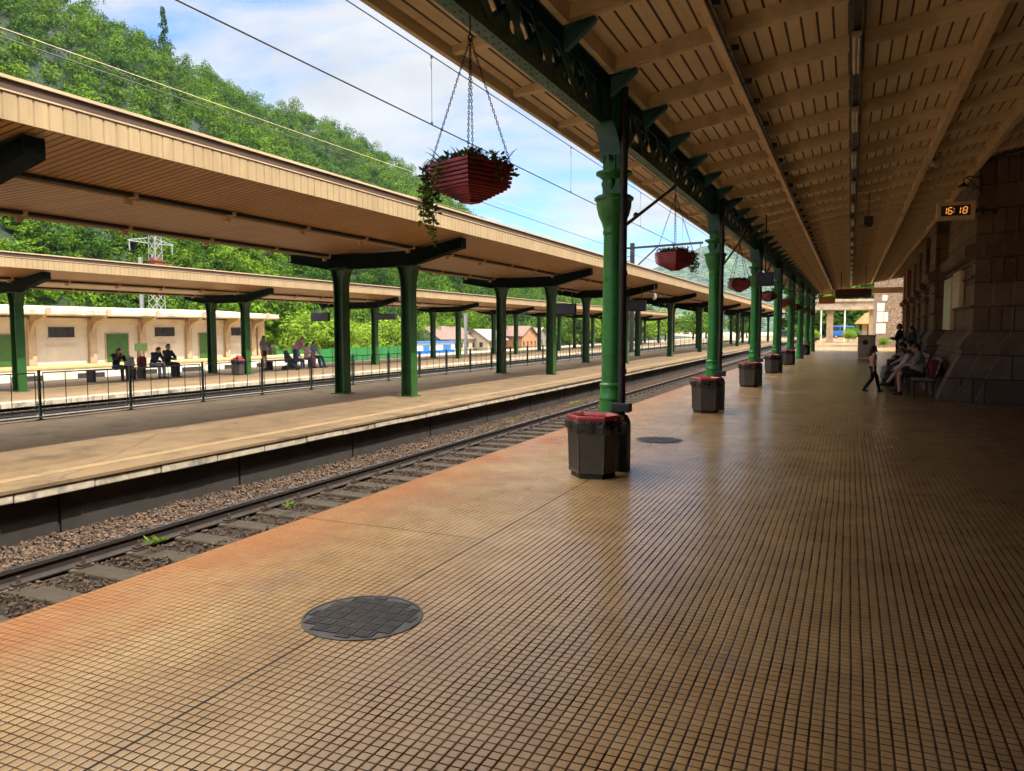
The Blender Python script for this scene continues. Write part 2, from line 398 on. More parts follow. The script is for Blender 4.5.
M['fasciapanel'] = None
M['soffitedge'] = boards('fascia_planks', 1, .150, (.44,.31,.165), (.38,.265,.14), (.12,.075,.035), .6, .55)
M['fasciapanel'] = fascia_mat()
def ashlar():
    t = NT('sandstone_blocks'); co = t.n('ShaderNodeTexCoord').outputs['Object']
    sp = t.n('ShaderNodeSeparateXYZ'); t.l(co, sp.inputs[0])
    cb = t.n('ShaderNodeCombineXYZ'); t.l(t.math('ADD', sp.outputs[0], sp.outputs[1]), cb.inputs[0]); t.l(sp.outputs[2], cb.inputs[1])
    br = t.n('ShaderNodeTexBrick'); t.l(cb.outputs[0], br.inputs['Vector'])
    for k, v in (('Scale',1.0),('Mortar Size',.014),('Mortar Smooth',.3),('Brick Width',.95),('Row Height',.52),('Bias',0.0)): br.inputs[k].default_value = v
    br.inputs['Color1'].default_value = (.20,.142,.098,1); br.inputs['Color2'].default_value = (.125,.084,.058,1); br.inputs['Mortar'].default_value = (.035,.024,.018,1)
    c = t.mix(t.mr(t.noise(co, 2.5, 6, .7), .42, .70, 0, .6), br.outputs['Color'], (.10,.066,.048))
    c = t.mix(t.mr(t.noise(co, .7, 5, .7), .50, .68, 0, .5), c, (.22,.175,.135))
    h = t.math('ADD', t.math('SUBTRACT', 1.0, br.outputs['Fac']), t.math('MULTIPLY', t.noise(co, 22, 5, .65), .35))
    t.bsdf(c, .85, 0, h, .9, .02); return t.m
M['stone'] = ashlar()
def rubble():
    t = NT('rubble_stone'); co = t.n('ShaderNodeTexCoord').outputs['Object']
    vo = t.n('ShaderNodeTexVoronoi', feature='DISTANCE_TO_EDGE'); vo.inputs['Scale'].default_value = 5.2; t.l(co, vo.inputs['Vector'])
    vc = t.n('ShaderNodeTexVoronoi'); vc.inputs['Scale'].default_value = 5.2; t.l(co, vc.inputs['Vector'])
    sp = t.n('ShaderNodeSeparateColor'); t.l(vc.outputs['Color'], sp.inputs[0])
    c = t.mix(sp.outputs[0], (.42,.33,.23), (.26,.20,.14)); c = t.mix(t.math('MULTIPLY', sp.outputs[1], .6), c, (.36,.22,.13))
    e = t.mr(vo.outputs['Distance'], .02, .13)
    c = t.mix(e, (.14,.11,.08), c)
    t.bsdf(c, .85, 0, e, .8, .03); return t.m
M['rubble'] = rubble()
def leafmat(name, c1, c2, c3, trans=.35, attr=True):
    t = NT(name)
    a = t.n('ShaderNodeAttribute', attribute_name='tint')
    geo = t.n('ShaderNodeNewGeometry')
    c = t.mix(a.outputs['Fac'], c1, c2)
    c = t.mix(t.math('MULTIPLY', geo.outputs['Random Per Island'], .55), c, c3)
    d = t.n('ShaderNodeBsdfPrincipled'); t.l(c, d.inputs['Base Color']); d.inputs['Roughness'].default_value = .7
    d.inputs['Specular IOR Level'].default_value = .06
    tr = t.n('ShaderNodeBsdfTranslucent'); t.l(t.mix(.5, c, (.20,.30,.01)), tr.inputs['Color'])
    mx = t.n('ShaderNodeMixShader'); mx.inputs[0].default_value = trans
    t.l(d.outputs[0], mx.inputs[1]); t.l(tr.outputs[0], mx.inputs[2]); t.l(mx.outputs[0], t.out.inputs[0])
    return t.m
M['forest'] = leafmat('forest_leaves', (.008,.034,.003), (.125,.215,.006), (.036,.095,.004), .10)
M['leafbright'] = leafmat('bright_leaves', (.13,.22,.020), (.19,.28,.025), (.10,.19,.018))
M['leafdark'] = leafmat('dark_leaves', (.022,.065,.018), (.035,.090,.020), (.018,.050,.014))
M['plant'] = leafmat('planter_leaves', (.040,.075,.020), (.10,.045,.035), (.030,.055,.016), .25)
M['vine'] = leafmat('vine_leaves', (.045,.020,.028), (.10,.13,.02), (.030,.016,.020), .25)
def emis(name, c, s):
    t = NT(name); e = t.n('ShaderNodeEmission'); e.inputs[0].default_value = tuple(c)+(1,); e.inputs[1].default_value = s
    t.l(e.outputs[0], t.out.inputs[0]); return t.m
M['led'] = emis('led_orange', (1.0,.36,.06), .30)
def hillmat():
    t = NT('hill_undergrowth'); co = t.n('ShaderNodeTexCoord').outputs['Object']
    c = t.mix(t.mr(t.noise(co, .09, 6, .7), .35, .65), (.007,.018,.005), (.014,.032,.008))
    t.bsdf(c, .95, 0, t.noise(co, .5, 5), 1.0, .8); return t.m
M['hill'] = hillmat()
def mountmat():
    t = NT('wooded_mountain'); co = t.n('ShaderNodeTexCoord').outputs['Object']
    vo = t.n('ShaderNodeTexVoronoi'); vo.inputs['Scale'].default_value = .075; t.l(co, vo.inputs['Vector'])
    sp = t.n('ShaderNodeSeparateColor'); t.l(vo.outputs['Color'], sp.inputs[0])
    c = t.mix(sp.outputs[0], (.008,.026,.010), (.030,.062,.016))
    c = t.mix(t.mr(t.noise(co, .012, 5, .6), .56, .64), c, (.06,.095,.025))
    t.bsdf(c, .95, 0, vo.outputs['Distance'], 1.0, 14.0); return t.m
M['mount'] = mountmat()

#==SCENE==
# ------------------------------------------------------------------ setting: ground, platforms, track beds
def structure(name, mb, m, **k):
    return tag(mb.build(name, m, **k), kind='structure')
def gz_(x, y):
    """height of the open ground left of the station"""
    if x > -30: z = -1.2
    elif x > -95: z = -1.2 - (-30-x)*.050
    else: z = -4.45
    return z
mb = MB(); xs = [-2600,-1500,-700,-400,-260,-180,-130,-95,-75,-60,-45,-36,-30,40,90,200,600,1500,2600]; ys = [-600,-200,-60,0,40,80,120,160,220,320,500,900,1800,3200]
for y in ys:
    for x in xs: mb.v.append((x, y, gz_(x, y)))
nx = len(xs)
for j in range(len(ys)-1):
    for i in range(nx-1): mb.f.append((j*nx+i, j*nx+i+1, (j+1)*nx+i+1, (j+1)*nx+i))
structure('ground', mb, M['yard'], recalc=False)
EDGE = -4.22
mb = MB(); mb.bx(EDGE, 14, -30, 165, -1.25, 0); structure('main_platform', mb, M['tiles'], bevel=.018)
mb = MB(); mb.bx(-13.38, -7.88, -18, 150, -1.25, 0); mb.bx(-7.8795, -7.595, -18, 150, -.036, -.001); structure('middle_platform', mb, M['concrete'])
mb = MB(); mb.bx(-8.20, -8.02, -18, 150, .001, .004); structure('middle_platform_line', mb, M['copyellow'])
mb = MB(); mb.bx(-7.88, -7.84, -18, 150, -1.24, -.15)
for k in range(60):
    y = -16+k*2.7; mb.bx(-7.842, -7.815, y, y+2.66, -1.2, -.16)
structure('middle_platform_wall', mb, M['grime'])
mb = MB(); y = -18
while y < 150:
    L = .92+R_.uniform(-.02,.02); dz = R_.uniform(-.006,.004)
    mb.bx(-7.862, -7.615+R_.uniform(-.008,.004), y, y+L-.012, -.145+dz, -.038); y += L
structure('middle_platform_coping', mb, M['copwhite'], bevel=.012)
P2Z = -.35
mb = MB(); mb.bx(-27.9, -20.85, -18, 150, -1.3, P2Z); structure('far_platform', mb, M['concrete'])
mb = MB(); mb.bx(-20.848, -20.55, -18, 150, -1.25, P2Z-.002); structure('far_platform_line', mb, M['copyellow'])
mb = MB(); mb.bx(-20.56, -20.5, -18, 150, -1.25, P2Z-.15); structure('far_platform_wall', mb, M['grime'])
mb = MB(); y = -18
while y < 150:
    mb.bx(-20.552, -20.28, y, y+.98, P2Z-.15, P2Z-.005+R_.uniform(-.004,.004)); y += 1.0
structure('far_platform_coping', mb, M['copwhite'], bevel=.012)
def bedmesh(x0, x1, step, ylim, z, amp):
    mb = MB(); nxx = int((x1-x0)/step)+1; ny = int((ylim[1]-ylim[0])/step)+1
    for j in range(ny):
        for i in range(nxx):
            x = x0+(x1-x0)*i/(nxx-1); y = ylim[0]+(ylim[1]-ylim[0])*j/(ny-1)
            mb.v.append((x, y, z+amp*noise.noise((x*3,y*3,1.3))+amp*.4*noise.noise((x*9,y*9,4))))
    for j in range(ny-1):
        for i in range(nxx-1): mb.f.append((j*nxx+i, j*nxx+i+1, (j+1)*nxx+i+1, (j+1)*nxx+i))
    return mb
structure('track_bed', bedmesh(-7.9, EDGE+.01, .14, (-16, 150), -.672, .02), M['bed'], recalc=False, smooth='all')
structure('far_track_bed', bedmesh(-20.6, -13.3, .4, (-16, 150), -.62, .03), M['bed'], recalc=False, smooth='all')
# loose ballast of the near track
def stones(n, x0, x1, y0, y1, z, s0, s1, mbt):
    for _ in range(n):
        x = R_.uniform(x0, x1); y = y0+(y1-y0)*R_.random()**1.6
        s = R_.uniform(s0, s1); q = []
        for a in (-1,1):
            for b, c in ((-1,-1),(1,-1),(1,1),(-1,1)):
                q.append(Vector((b*R_.uniform(.5,1), c*R_.uniform(.5,1), a*R_.uniform(.45,.9)))*s)
        m = Matrix.Rotation(R_.uniform(0,6.28),3,'Z') @ Matrix.Rotation(R_.uniform(0,6.28),3,'X')
        zz = z+.03*noise.noise((x*3,y*3,1.3))+R_.uniform(-.03,.012)
        mbt.add([m @ p + Vector((x,y,zz)) for p in q], [(0,3,2,1),(4,5,6,7),(0,1,5,4),(1,2,6,5),(2,3,7,6),(3,0,4,7)])
mb = MB()
stones(27000, -7.84, -6.74, 1.5, 42, -.622, .011, .022, mb)
stones(24000, -6.57, -4.24, 1.5, 36, -.655, .011, .023, mb)
tag(mb.build('ballast', M['rock'], recalc=False), kind='stuff')
# small weeds in the ballast
mb = MB()
for (x, y) in ((-7.1,4.35),(-6.38,5.6),(-6.2,7.4),(-7.3,21),(-7.25,21.5),(-7.2,16.3),(-6.35,5.5)):
    for k in range(9):
        a = R_.uniform(0,6.28); l = R_.uniform(.05,.11); b = Vector((x+R_.uniform(-.05,.05), y+R_.uniform(-.06,.06), -.56))
        d = Vector((math.cos(a), math.sin(a), .7))*l; sd = Vector((-math.sin(a), math.cos(a), 0))*.022
        mb.add([b, b+d*.5+sd, b+d, b+d*.5-sd], [(0,1,2,3)])
tag(mb.build('weeds', M['leafbright'], recalc=False), kind='stuff')

# ------------------------------------------------------------------ railway tracks
def rail_profile(mb, x, z, y0, y1, top=True):
    poly = [(x-.066,z-.15),(x+.066,z-.15),(x+.066,z-.138),(x+.012,z-.115),(x+.010,z-.045),(x+.034,z-.034),(x+.034,z-.006),(x-.034,z-.006),(x-.034,z-.034),(x-.010,z-.045),(x-.012,z-.115),(x-.066,z-.138)]
    mb.prism(poly, 'y', y0, y1)
def railway(cx, z, label, y0, y1, near):
    t = thing('railway_track', label, 'railway track', (cx, 20, z-.3))
    for sx in (-.755, .755):
        mb = MB(); rail_profile(mb, cx+sx, z, y0, y1); r = mb.build('rail', M['railweb'], t)
        mb = MB(); mb.bx(cx+sx-.0335, cx+sx+.0335, y0, y1, z-.005, z); mb.build('running_surface', M['railtop'], r)
    mb = MB(); mb.bx(-1.25, 1.25, -.13, .13, -.20, 0)
    proto = mb.build('sleeper', M['sleeper'], t, bevel=.02, world=False)
    fasts = []
    for sx in (-.755, .755):
        mb = MB(); mb.bx(sx-.15, sx+.15, -.075, .075, .001, .0125)
        for s in (-1, 1):
            mb.bx(sx+s*.095-.035, sx+s*.095+.035, -.05, .05, .0126, .034)
            mb.tube((sx+s*.10, 0, .034), (sx+s*.10, 0, .095), .024, .015, 6)
        fasts.append(mb.build('rail_fastening', M['rust'], proto, world=False))
    zz = z-.152-(z-.3); sp = .62
    n0 = int((2-y0)/sp); lst = []; total = int((y1-y0)/sp)
    for k in range(total): lst.append(y0+.3+k*sp)
    keep = [y for y in lst if y > 1.0][:near]; rest = [y for y in lst if y not in keep]
    for i, y in enumerate(keep):
        if i == 0: o = proto
        else:
            o = proto.copy(); COL.objects.link(o); o.parent = t
            for fz in fasts: g = fz.copy(); COL.objects.link(g); g.parent = o
        o.location = (0, y-20, zz)
    mb = MB()
    for y in rest: mb.bx(cx-1.25, cx+1.25, y-.13, y+.13, z-.352, z-.152)
    tag(mb.build('sleepers', M['sleeper'], t), kind='stuff')
    return t
railway(-5.90, -.485, 'rusty near track with one bright rail beside the tiled platform', -14, 148, 95)
railway(-15.15, -.50, 'track behind the railing, running along the middle platform', -14, 148, 60)
railway(-18.75, -.50, 'track running along the near edge of the far platform', -14, 148, 60)

# ------------------------------------------------------------------ canopies of the two island platforms
def island_canopy(dx, dy, dz, label, frames, y0, y1):
    t = thing('platform_canopy', label, 'canopy', (-10.55+dx, 20+dy, dz))
    X = lambda x: x+dx
    Z = lambda z: z+dz
    # soffit profile: outer wing, flat middle, far wing
    pr = [(-7.96,3.735),(-9.38,3.515),(-11.75,3.41),(-13.25,3.60)]
    for (a, b) in ((pr[0],pr[1]),(pr[1],pr[2]),(pr[2],pr[3])):
        mb = MB(); mb.prism([(X(a[0]-.012),Z(a[1])),(X(b[0]+.012),Z(b[1])),(X(b[0]+.012),Z(b[1]+.05)),(X(a[0]-.012),Z(a[1]+.05))], 'y', y0+.02, y1-.02)
        mb.build('soffit', M['soffit'], t)
    # roof above
    mb = MB(); mb.prism([(X(-7.99),Z(4.075)),(X(-10.6),Z(3.80)),(X(-13.22),Z(3.95)),(X(-13.22),Z(3.99)),(X(-10.6),Z(3.85)),(X(-7.99),Z(4.115))], 'y', y0, y1)
    mb.build('roof', M['roofing'], t)
    # fascia towards the tracks: ribbed panel, thin lip, brown band, metal edge
    for s, xf in ((1,-7.90),(-1,-13.32)):
        zt = 0 if s == 1 else -.13
        mb = MB(); y = y0; n = 0
        pts_o = []; pts_i = []
        mb.prism([(X(xf),Z(3.715+zt)),(X(xf),Z(4.0+zt)),(X(xf-s*.03),Z(4.0+zt)),(X(xf-s*.03),Z(3.715+zt))], 'y', y0, y1)
        y = y0+.02
        while y < y1-.2:
            mb.prism([(X(xf)+s*.001,y),(X(xf)+s*.012,y+.012),(X(xf)+s*.012,y+.146),(X(xf)+s*.001,y+.158)], 'z', Z(3.716+zt), Z(3.998+zt)); y += .165
        mb.build('fascia', M['fasciapanel'], t)
        mb = MB(); mb.bx(*sorted((X(xf-s*.06),X(xf-s*.01))), y0, y1, Z(4.0+zt), Z(4.128+zt)); mb.build('fascia_band', M['roofband'], t)
        mb = MB(); mb.bx(*sorted((X(xf-s*.03),X(xf+s*.025))), y0, y1, Z(4.001+zt), Z(4.018+zt))
        mb.prism([(X(xf-s*.25),Z(4.15+zt)),(X(xf+s*.02),Z(4.13+zt)),(X(xf+s*.02),Z(4.165+zt)),(X(xf-s*.25),Z(4.185+zt))], 'y', y0, y1)
        mb.build('roof_edge', M['roofcap'], t)
    # dark gaps with conduits and hangers
    for (gx, gz) in ((-9.38,3.515),(-11.75,3.41)):
        mb = MB(); mb.bx(X(gx-.07), X(gx+.06), y0+.05, y1-.05, Z(gz-.05), Z(gz-.004))
        g = mb.build('gutter', M['gutter'], t)
        mb = MB(); mb.tube((X(gx-.10),y0+.1,Z(gz-.055)), (X(gx-.10),y1-.1,Z(gz-.055)), .032, None, 8)
        y = y0+.8
        while y < y1-.5:
            mb.bx(X(gx-.14), X(gx+.09), y-.03, y+.03, Z(gz-.065), Z(gz+.002)); mb.bx(X(gx-.12), X(gx-.06), y-.05, y+.05, Z(gz-.15), Z(gz-.06)); y += 1.9
        mb.build('conduit', M['pipe'], g)
    # frames: two H posts with flared heads, cross beam with raised arms
    def post(x, y):
        mb = MB()
        def prof(s):   # flange outline in xz, flaring at the head
            o = [(.140,.02),(.132,1.5),(.130,2.50),(.140,2.68),(.162,2.84),(.200,2.98),(.250,3.07)]
            return [(X(x)+s*a, Z(b)) for a, b in o]
        for s in (-1, 1):
            pf = prof(s); inn = [(a-s*.028, b) for a, b in pf]
            mb.prism(pf+inn[::-1], 'y', y-.145, y+.145)
        w = [(a+.027, b) for a, b in prof(-1)] + [(a-.027, b) for a, b in prof(1)][::-1]
        mb.prism(w, 'y', y-.012, y+.012)
        mb.bx(X(x)-.20, X(x)+.20, y-.20, y+.20, Z(0), Z(.02))
        mb.bx(X(x)-.255, X(x)+.255, y-.15, y+.15, Z(3.068), Z(3.088))
        return mb.build('post', M['post'], t)
    for y in frames:
        post(-9.60, y); post(-11.52, y)
        mb = MB(); cl = [(-8.14,3.555,.10),(-9.30,3.30,.155),(-9.60,3.255,.165),(-11.55,3.23,.165),(-11.85,3.22,.155),(-13.05,3.375,.09)]
        top = [(X(a), Z(b+h)) for a, b, h in cl]; bot = [(X(a), Z(b-h)) for a, b, h in cl]
        mb.prism([(p[0],p[1]) for p in top]+[(p[0],p[1]) for p in bot][::-1], 'y', y-.012, y+.012)
        for ln, s in ((top,1),(bot,-1)):
            mb.prism([(p[0],p[1]+.012*s) for p in ln]+[(p[0],p[1]-.012*s) for p in ln][::-1], 'y', y-.13, y+.13)
        mb.bx(X(-8.15), X(-8.13), y-.128, y+.128, Z(3.44), Z(3.67))
        mb.build('cross_beam', M['beam'], t)
    return t
FA = [5.70, 15.82, 25.35, 35.1, 44.9, 54.7, 64.5, 74.3, 84.1, 93.9, 103.7]
FB = [6.05, 15.88, 25.80, 35.66, 45.48, 55.15, 64.9, 74.7, 84.5, 94.3, 104.1]
island_canopy(0, 0, 0, 'cream edged canopy on dark green posts over the middle platform', FA, -8, 108)
island_canopy(-14.2, 0, -.345, 'lower looking far canopy in front of the long pale goods shed', FB, -8, 108)

# departure boards hung under the canopies (unlit)
def board(x0, x1, y, z0, z1, label, lamp=False):
    t = thing('departure_board', label, 'display board', ((x0+x1)/2, y, z0), group='departure boards')
    mb = MB(); mb.bx(x0, x1, y-.09, y+.09, z0, z1); mb.build('housing', M['gutter'], t, bevel=.015)
    mb = MB(); mb.bx(x0+.05, x1-.05, y-.096, y-.0905, z0+.05, z1-.05); mb.build('screen', M['sign'], t)
    mb = MB()
    for x in (x0+.2, x1-.2): mb.tube((x,y,z1), (x,y,z1+.62), .018)
    mb.build('hanger', M['gutter'], t)
board(-13.15, -11.85, 34.6, 2.28, 2.80, 'dark departure board hung over the far side of the middle platform')
board(-9.75, -8.5, 34.6, 2.40, 2.90, 'violet departure board hung over the track side of the middle platform')
board(-27.75, -26.55, 35.3, 2.03, 2.50, 'dark departure board hung over the shed side of the far platform')
board(-23.5, -22.2, 35.3, 2.10, 2.42, 'slim departure board hung over the track side of the far platform')
t = thing('security_camera', 'small white dome camera under the middle canopy edge, by the violet board', 'camera', (-8.2, 34.9, 3.2))
mb = MB(); mb.tube((-8.2,34.9,3.62),(-8.2,34.9,3.22),.02); mb.lathe([(.02,.2),(.09,.16),(.10,.05),(.10,0)], (-8.2,34.9,3.02), 14); mb.build('bracket', M['lampwhite'], t, smooth=True)
mb = MB(); mb.ell((-8.2,34.9,3.01),(.085,.085,.085)); mb.build('dome', M['white'], t, smooth=True)

# ------------------------------------------------------------------ railing along the middle platform
t = thing('railing', 'low dark green wire railing along the far edge of the middle platform', 'railing', (-13.05, 20, 0))
yy = [9.05+1.872*k for k in range(-9, 45)]
def railing_post():
    mb = MB(); mb.bx(-.018,.018,-.018,.018,-.02,.88); mb.bx(-.05,.05,-.05,.05,-.001,.012); return mb
def railing_panel(L):
    mb = MB()
    for z in (.83, .10): mb.tube((0,.075,z),(0,L-.075,z),.012,None,6)
    for s in (.075, L-.075): mb.tube((0,s,.10),(0,s,.83),.009,None,6)
    for k in range(1,4): mb.tube((0,.06+(L-.12)*k/4,.10),(0,.06+(L-.12)*k/4,.83),.008,None,6)
    for z in (.28,.70):
        mb.tube((0,0,z),(0,.06,z),.008,None,6); mb.tube((0,L-.06,z),(0,L,z),.008,None,6)
    return mb
p0 = railing_post().build('railing_post', M['fence'], t, world=False); q0 = railing_panel(1.872).build('railing_panel', M['fence'], t, world=False)
for i, y in enumerate(yy):
    p = p0 if i == 0 else p0.copy(); q = q0 if i == 0 else q0.copy()
    if i: COL.objects.link(p); COL.objects.link(q); p.parent = t; q.parent = t
    p.location = (0, y-20, 0); q.location = (0, y-20, 0)
mb = MB(); mb.bx(-13.12, -13.02, -8, 93, .035, .065); mb.build('bottom_rail', M['galv'], t)

# ------------------------------------------------------------------ station canopy over the tiled platform
CY0, CY1 = -23.8, 62.0
def cz(x): return 4.43+.17*(x+2.4)
t = thing('station_canopy', 'brown boarded station canopy carried by the green lattice girder', 'canopy', (-2.5, 20, 4.3))
mb = MB(); mb.prism([(-3.50,cz(-3.5)),(3.72,cz(3.72)),(3.72,cz(3.72)+.05),(-3.50,cz(-3.5)+.05)], 'y', CY0, CY1); mb.build('ceiling', M['ceilboards'], t)
mb = MB(); mb.prism([(-3.62,cz(-3.62)+.06),(3.70,cz(3.7)+.06),(3.70,cz(3.7)+.12),(-3.62,cz(-3.62)+.12)], 'y', CY0-.1, CY1+.1); mb.build('roof', M['roofing'], t)
mb = MB(); mb.bx(-3.56,-3.51,CY0,CY1,cz(-3.5)-.10,cz(-3.5)+.06); mb.build('eaves_board', M['rafter'], t)
mb = MB(); mb.bx(-3.63,-3.57,CY0,CY1,cz(-3.5)-.015,cz(-3.5)+.085); mb.build('roof_edge', M['roofband'], t)
mb = MB(); mb.bx(-2.395,-2.33,CY0,CY1,cz(-2.36)-.17,cz(-2.36)+.0); mb.bx(-2.80,-2.72,CY0,CY1,cz(-2.76)-.10,cz(-2.76)); mb.build('wall_plate', M['rafter'], t)
rys = []
y = 8.06-1.44*22
while y < CY1-.2: rys.append(y); y += 1.44
def rafter_mb():
    mb = MB()
    for a, b in ((-3.5,-2.80),(-2.33,3.6)):
        mb.prism([(a,cz(a)-.135 if a > -3 else cz(a)-.06),(b,cz(b)-.135 if b > -2.9 else cz(b)-.11),(b,cz(b)+.002),(a,cz(a)+.002)], 'y', -.045, .045)
        if a > -3:  mb.prism([(a,cz(a)-.165),(b,cz(b)-.165),(b,cz(b)-.136),(a,cz(a)-.136)], 'y', -.026, .026)
    return mb
r0 = None
for i, y in enumerate(rys):
    if r0 is None:
        mb = rafter_mb(); mb.v = [(a+2.5,b,c-4.3) for a,b,c in mb.v]
        o = r0 = mb.build('rafter', M['rafter'], t, world=False)
    else: o = r0.copy(); COL.objects.link(o); o.parent = t
    o.location = (0, y-20, 0)
for x, w, h in ((-1.27,.065,.15),(1.30,.095,.19),(2.42,.085,.19)):
    mb = MB(); mb.bx(x-w/2, x+w/2, CY0, CY1, cz(x)-.155-h*.35, cz(x)-.002); mb.build('purlin', M['rafterlight'], t)
mb = MB(); mb.bx(-.06,.02,CY0,CY1,cz(0)-.20,cz(0)-.11)
mb.tube((-.08,CY0,cz(0)-.20),(-.08,CY1,cz(0)-.20),.016,None,6); mb.tube((.04,CY0,cz(0)-.20),(.04,CY1,cz(0)-.20),.012,None,6)
mb.build('cable_tray', M['iron'], t)
mb = MB()
for off in (.06,.10): mb.tube((-1.27+off,CY0,cz(-1.27)-.235),(-1.27+off,CY1,cz(-1.27)-.235),.013,None,6)
y = -8
while y < 60: mb.bx(-1.19,-1.10,y-.02,y+.02,cz(-1.2)-.26,cz(-1.2)-.20); y += 1.1+R_.uniform(-.3,.3)
mb.build('conduit', M['iron'], t)
mb = MB(); mb.bx(3.42,3.60,CY0,19.3,cz(3.5)-.30,cz(3.5)-.14); mb.build('cornice', M['rafter'], t)
mb = MB(); mb.bx(-3.5,3.6,CY1-.08,CY1+.12,4.18,4.60); mb.build('end_beam', M['rafterlight'], t)

# lattice girder
GX = (-2.605,-2.515)
mb = MB()
mb.bx(-2.62,-2.50,CY0,CY1,3.795,3.811)
for gx in GX: mb.bx(gx-.008,gx+.008,CY0,CY1,3.811,3.925)
mb.build('lower_chord', M['chord'], t)
mb = MB(); y = -4.0
while y < 30:
    mb.ell((-2.608,y,3.87),(.010,.014,.014),6,4); mb.ell((-2.507,y,3.87),(.010,.014,.014),6,4)
    mb.ell((-2.585,y+.06,3.794),(.013,.013,.009),6,4); mb.ell((-2.535,y+.06,3.794),(.013,.013,.009),6,4); y += .13
mb.build('rivets', M['chord'], t)
mb = MB(); mb.bx(-2.62,-2.40,CY0,CY1,4.36,4.376)
for gx in GX: mb.bx(gx-.008,gx+.008,CY0,CY1,4.22,4.36)
mb.build('upper_chord', M['dgreen'], t)
def web():
    mb = MB(); p = 1.44/2*.9
    for gi, gx in enumerate(GX):
        e = -.006 if gi == 0 else .006
        y = CY0+.1
        while y < CY1-.8:
            mb.beam((gx+e*2.2,y,3.89),(gx+e*2.2,y+p*.8,4.26),.010,.10)
            mb.beam((gx-e*2.2,y+p*.8,3.89),(gx-e*2.2,y,4.26),.010,.10)
            y += p
        for y in rys:
            mb.bx(gx+e*4-.006,gx+e*4+.006,y-.08,y+.08,3.83,4.34)
            mb.bx(gx+e*4-.006,gx+e*4+.006,y+.72-.05,y+.72+.05,3.83,4.34)
    return mb
allg = list(GX)
for g_ in allg:
    GX = (g_,); web().build('lattice', M['dgreen'], t)
GX = tuple(allg)
r0 = None
for y in rys:   # triangular rafter brackets on the platform side
    if r0 is None:
        mb = MB(); q = 4.245-4.3
        mb.prism([(.115,q-.20),(.115,q),(.40,q+.045),(.38,q+.02)], 'y', -.012, .012)
        mb.prism([(.115,q),(.40,q+.046),(.40,q+.06),(.115,q+.014)], 'y', -.05, .05)
        mb.beam((.12,0,q-.19),(.39,0,q+.03),.08,.014)
        o = r0 = mb.build('rafter_bracket', M['dgreen'], t, world=False)
    else: o = r0.copy(); COL.objects.link(o); o.parent = t
    o.location = (0, y-20, 0)
CYS = [1.40+7.2*k for k in range(-3, 9)]
for yc in CYS:  # curved haunches at the column heads
    mb = MB(); o = []
    for k in range(9):
        a = k/8*math.pi/2; o.append((.13+.36*(1-math.cos(a)), 3.47+.34*math.sin(a)))
    rt = [(yc+a, b) for a, b in o]; lf = [(yc-a, b) for a, b in o]
    for gx in GX: mb.prism(rt+[(yc+.49,4.30),(yc-.49,4.30)]+lf[::-1], 'x', gx-.02, gx+.02)
    for s in (1,-1):
        for i in range(8):
            mb.beam((-2.5,yc+s*o[i][0],o[i][1]),(-2.5,yc+s*o[i+1][0],o[i+1][1]),.22,.014)
    mb.build('haunch', M['dgreen'], t)

# ------------------------------------------------------------------ cast columns
def column(label, rod=True):
    t = thing('cast_iron_column', label, 'column', (0,0,0), group='green columns along the platform')
    mb = MB(); mb.lathe([(.19,0),(.19,.10),(.165,.14),(.150,.30),(.145,.78)], n=28); mb.build('base', M['green'], t, smooth=True)
    mb = MB(); mb.lathe([(.146,.78),(.152,.79),(.152,.82),(.140,.835),(.136,.93),(.145,.94),(.145,.965),(.127,.985),(.122,1.4),(.112,2.70),(.112,2.74)], n=28)
    mb.lathe([(.119,1.02),(.124,1.03),(.124,1.05),(.119,1.06)], n=28); mb.build('shaft', M['green'], t, smooth=True)
    mb = MB(); mb.lathe([(.112,2.72),(.124,2.74),(.124,2.77),(.116,2.79),(.135,2.86),(.175,2.95),(.196,3.04),(.200,3.10),(.222,3.12),(.222,3.145),(.20,3.15),(.196,3.165),(.13,3.17)], (0,0,-.06), n=28)
    mb.build('capital', M['green'], t, smooth=True)
    mb = MB(); mb.bx(-.105,.105,-.105,.105,3.10,3.34)
    mb.lathe([(.13,3.28),(.17,3.32),(.205,3.34),(.205,3.37),(.12,3.375)], n=28)
    for a in range(4):
        c, s = math.cos(a*math.pi/2), math.sin(a*math.pi/2)
        mb.lathe([(.0,.0),(.035,.05),(.045,.09),(.03,.12),(.0,.125)], (c*.108,s*.108,3.16), 10)
    mb.bx(-.10,.10,-.11,.11,3.37,4.30); mb.bx(-.05,.05,-.14,.14,3.37,4.30)
    mb.build('neck', M['green'], t, smooth=True)
    mb = MB(); mb.tube((.150,-.140,.55),(.150,-.140,4.25),.044,None,14)
    for z in (1.1,2.2): mb.tube((.150,-.140,z),(.150,-.140,z+.05),.054,None,14)
    p = mb.build('downpipe', M['iron'], t, smooth=True)
    mb = MB(); mb.box((.175,-.19,.28),(.16,.17,.56)); mb.lathe([(.085,.56),(.09,.58),(.055,.64)], (.175,-.19,0), 12); mb.box((.175,-.20,.72),(.20,.14,.10))
    mb.build('pipe_shoe', M['iron'], p, bevel=.012)
    if rod:
        mb = MB(); mb.path([(.05,.09,2.74),(.17,2.2,3.52),(.18,4.45,4.33)],[.021,.019,.021],8)
        mb.ell((.06,.75,2.99),(.035,.035,.035),8,6)
        mb.build('tie_rod', M['iron'], t, smooth=True)
    return t
clabels = ['nearest green cast iron column, behind the nearest litter bin', 'green column behind the second litter bin from the camera', 'green column behind the third litter bin from the camera',
           'green column behind the fourth litter bin from the camera', 'green column behind the fifth litter bin from the camera', 'first green column without a bin, beyond the fifth bin',
           'green column behind the far litter bin near the sunlit end', 'second last green column before the sunlit end of the canopy','last green column at the sunlit end of the canopy']
c0 = None
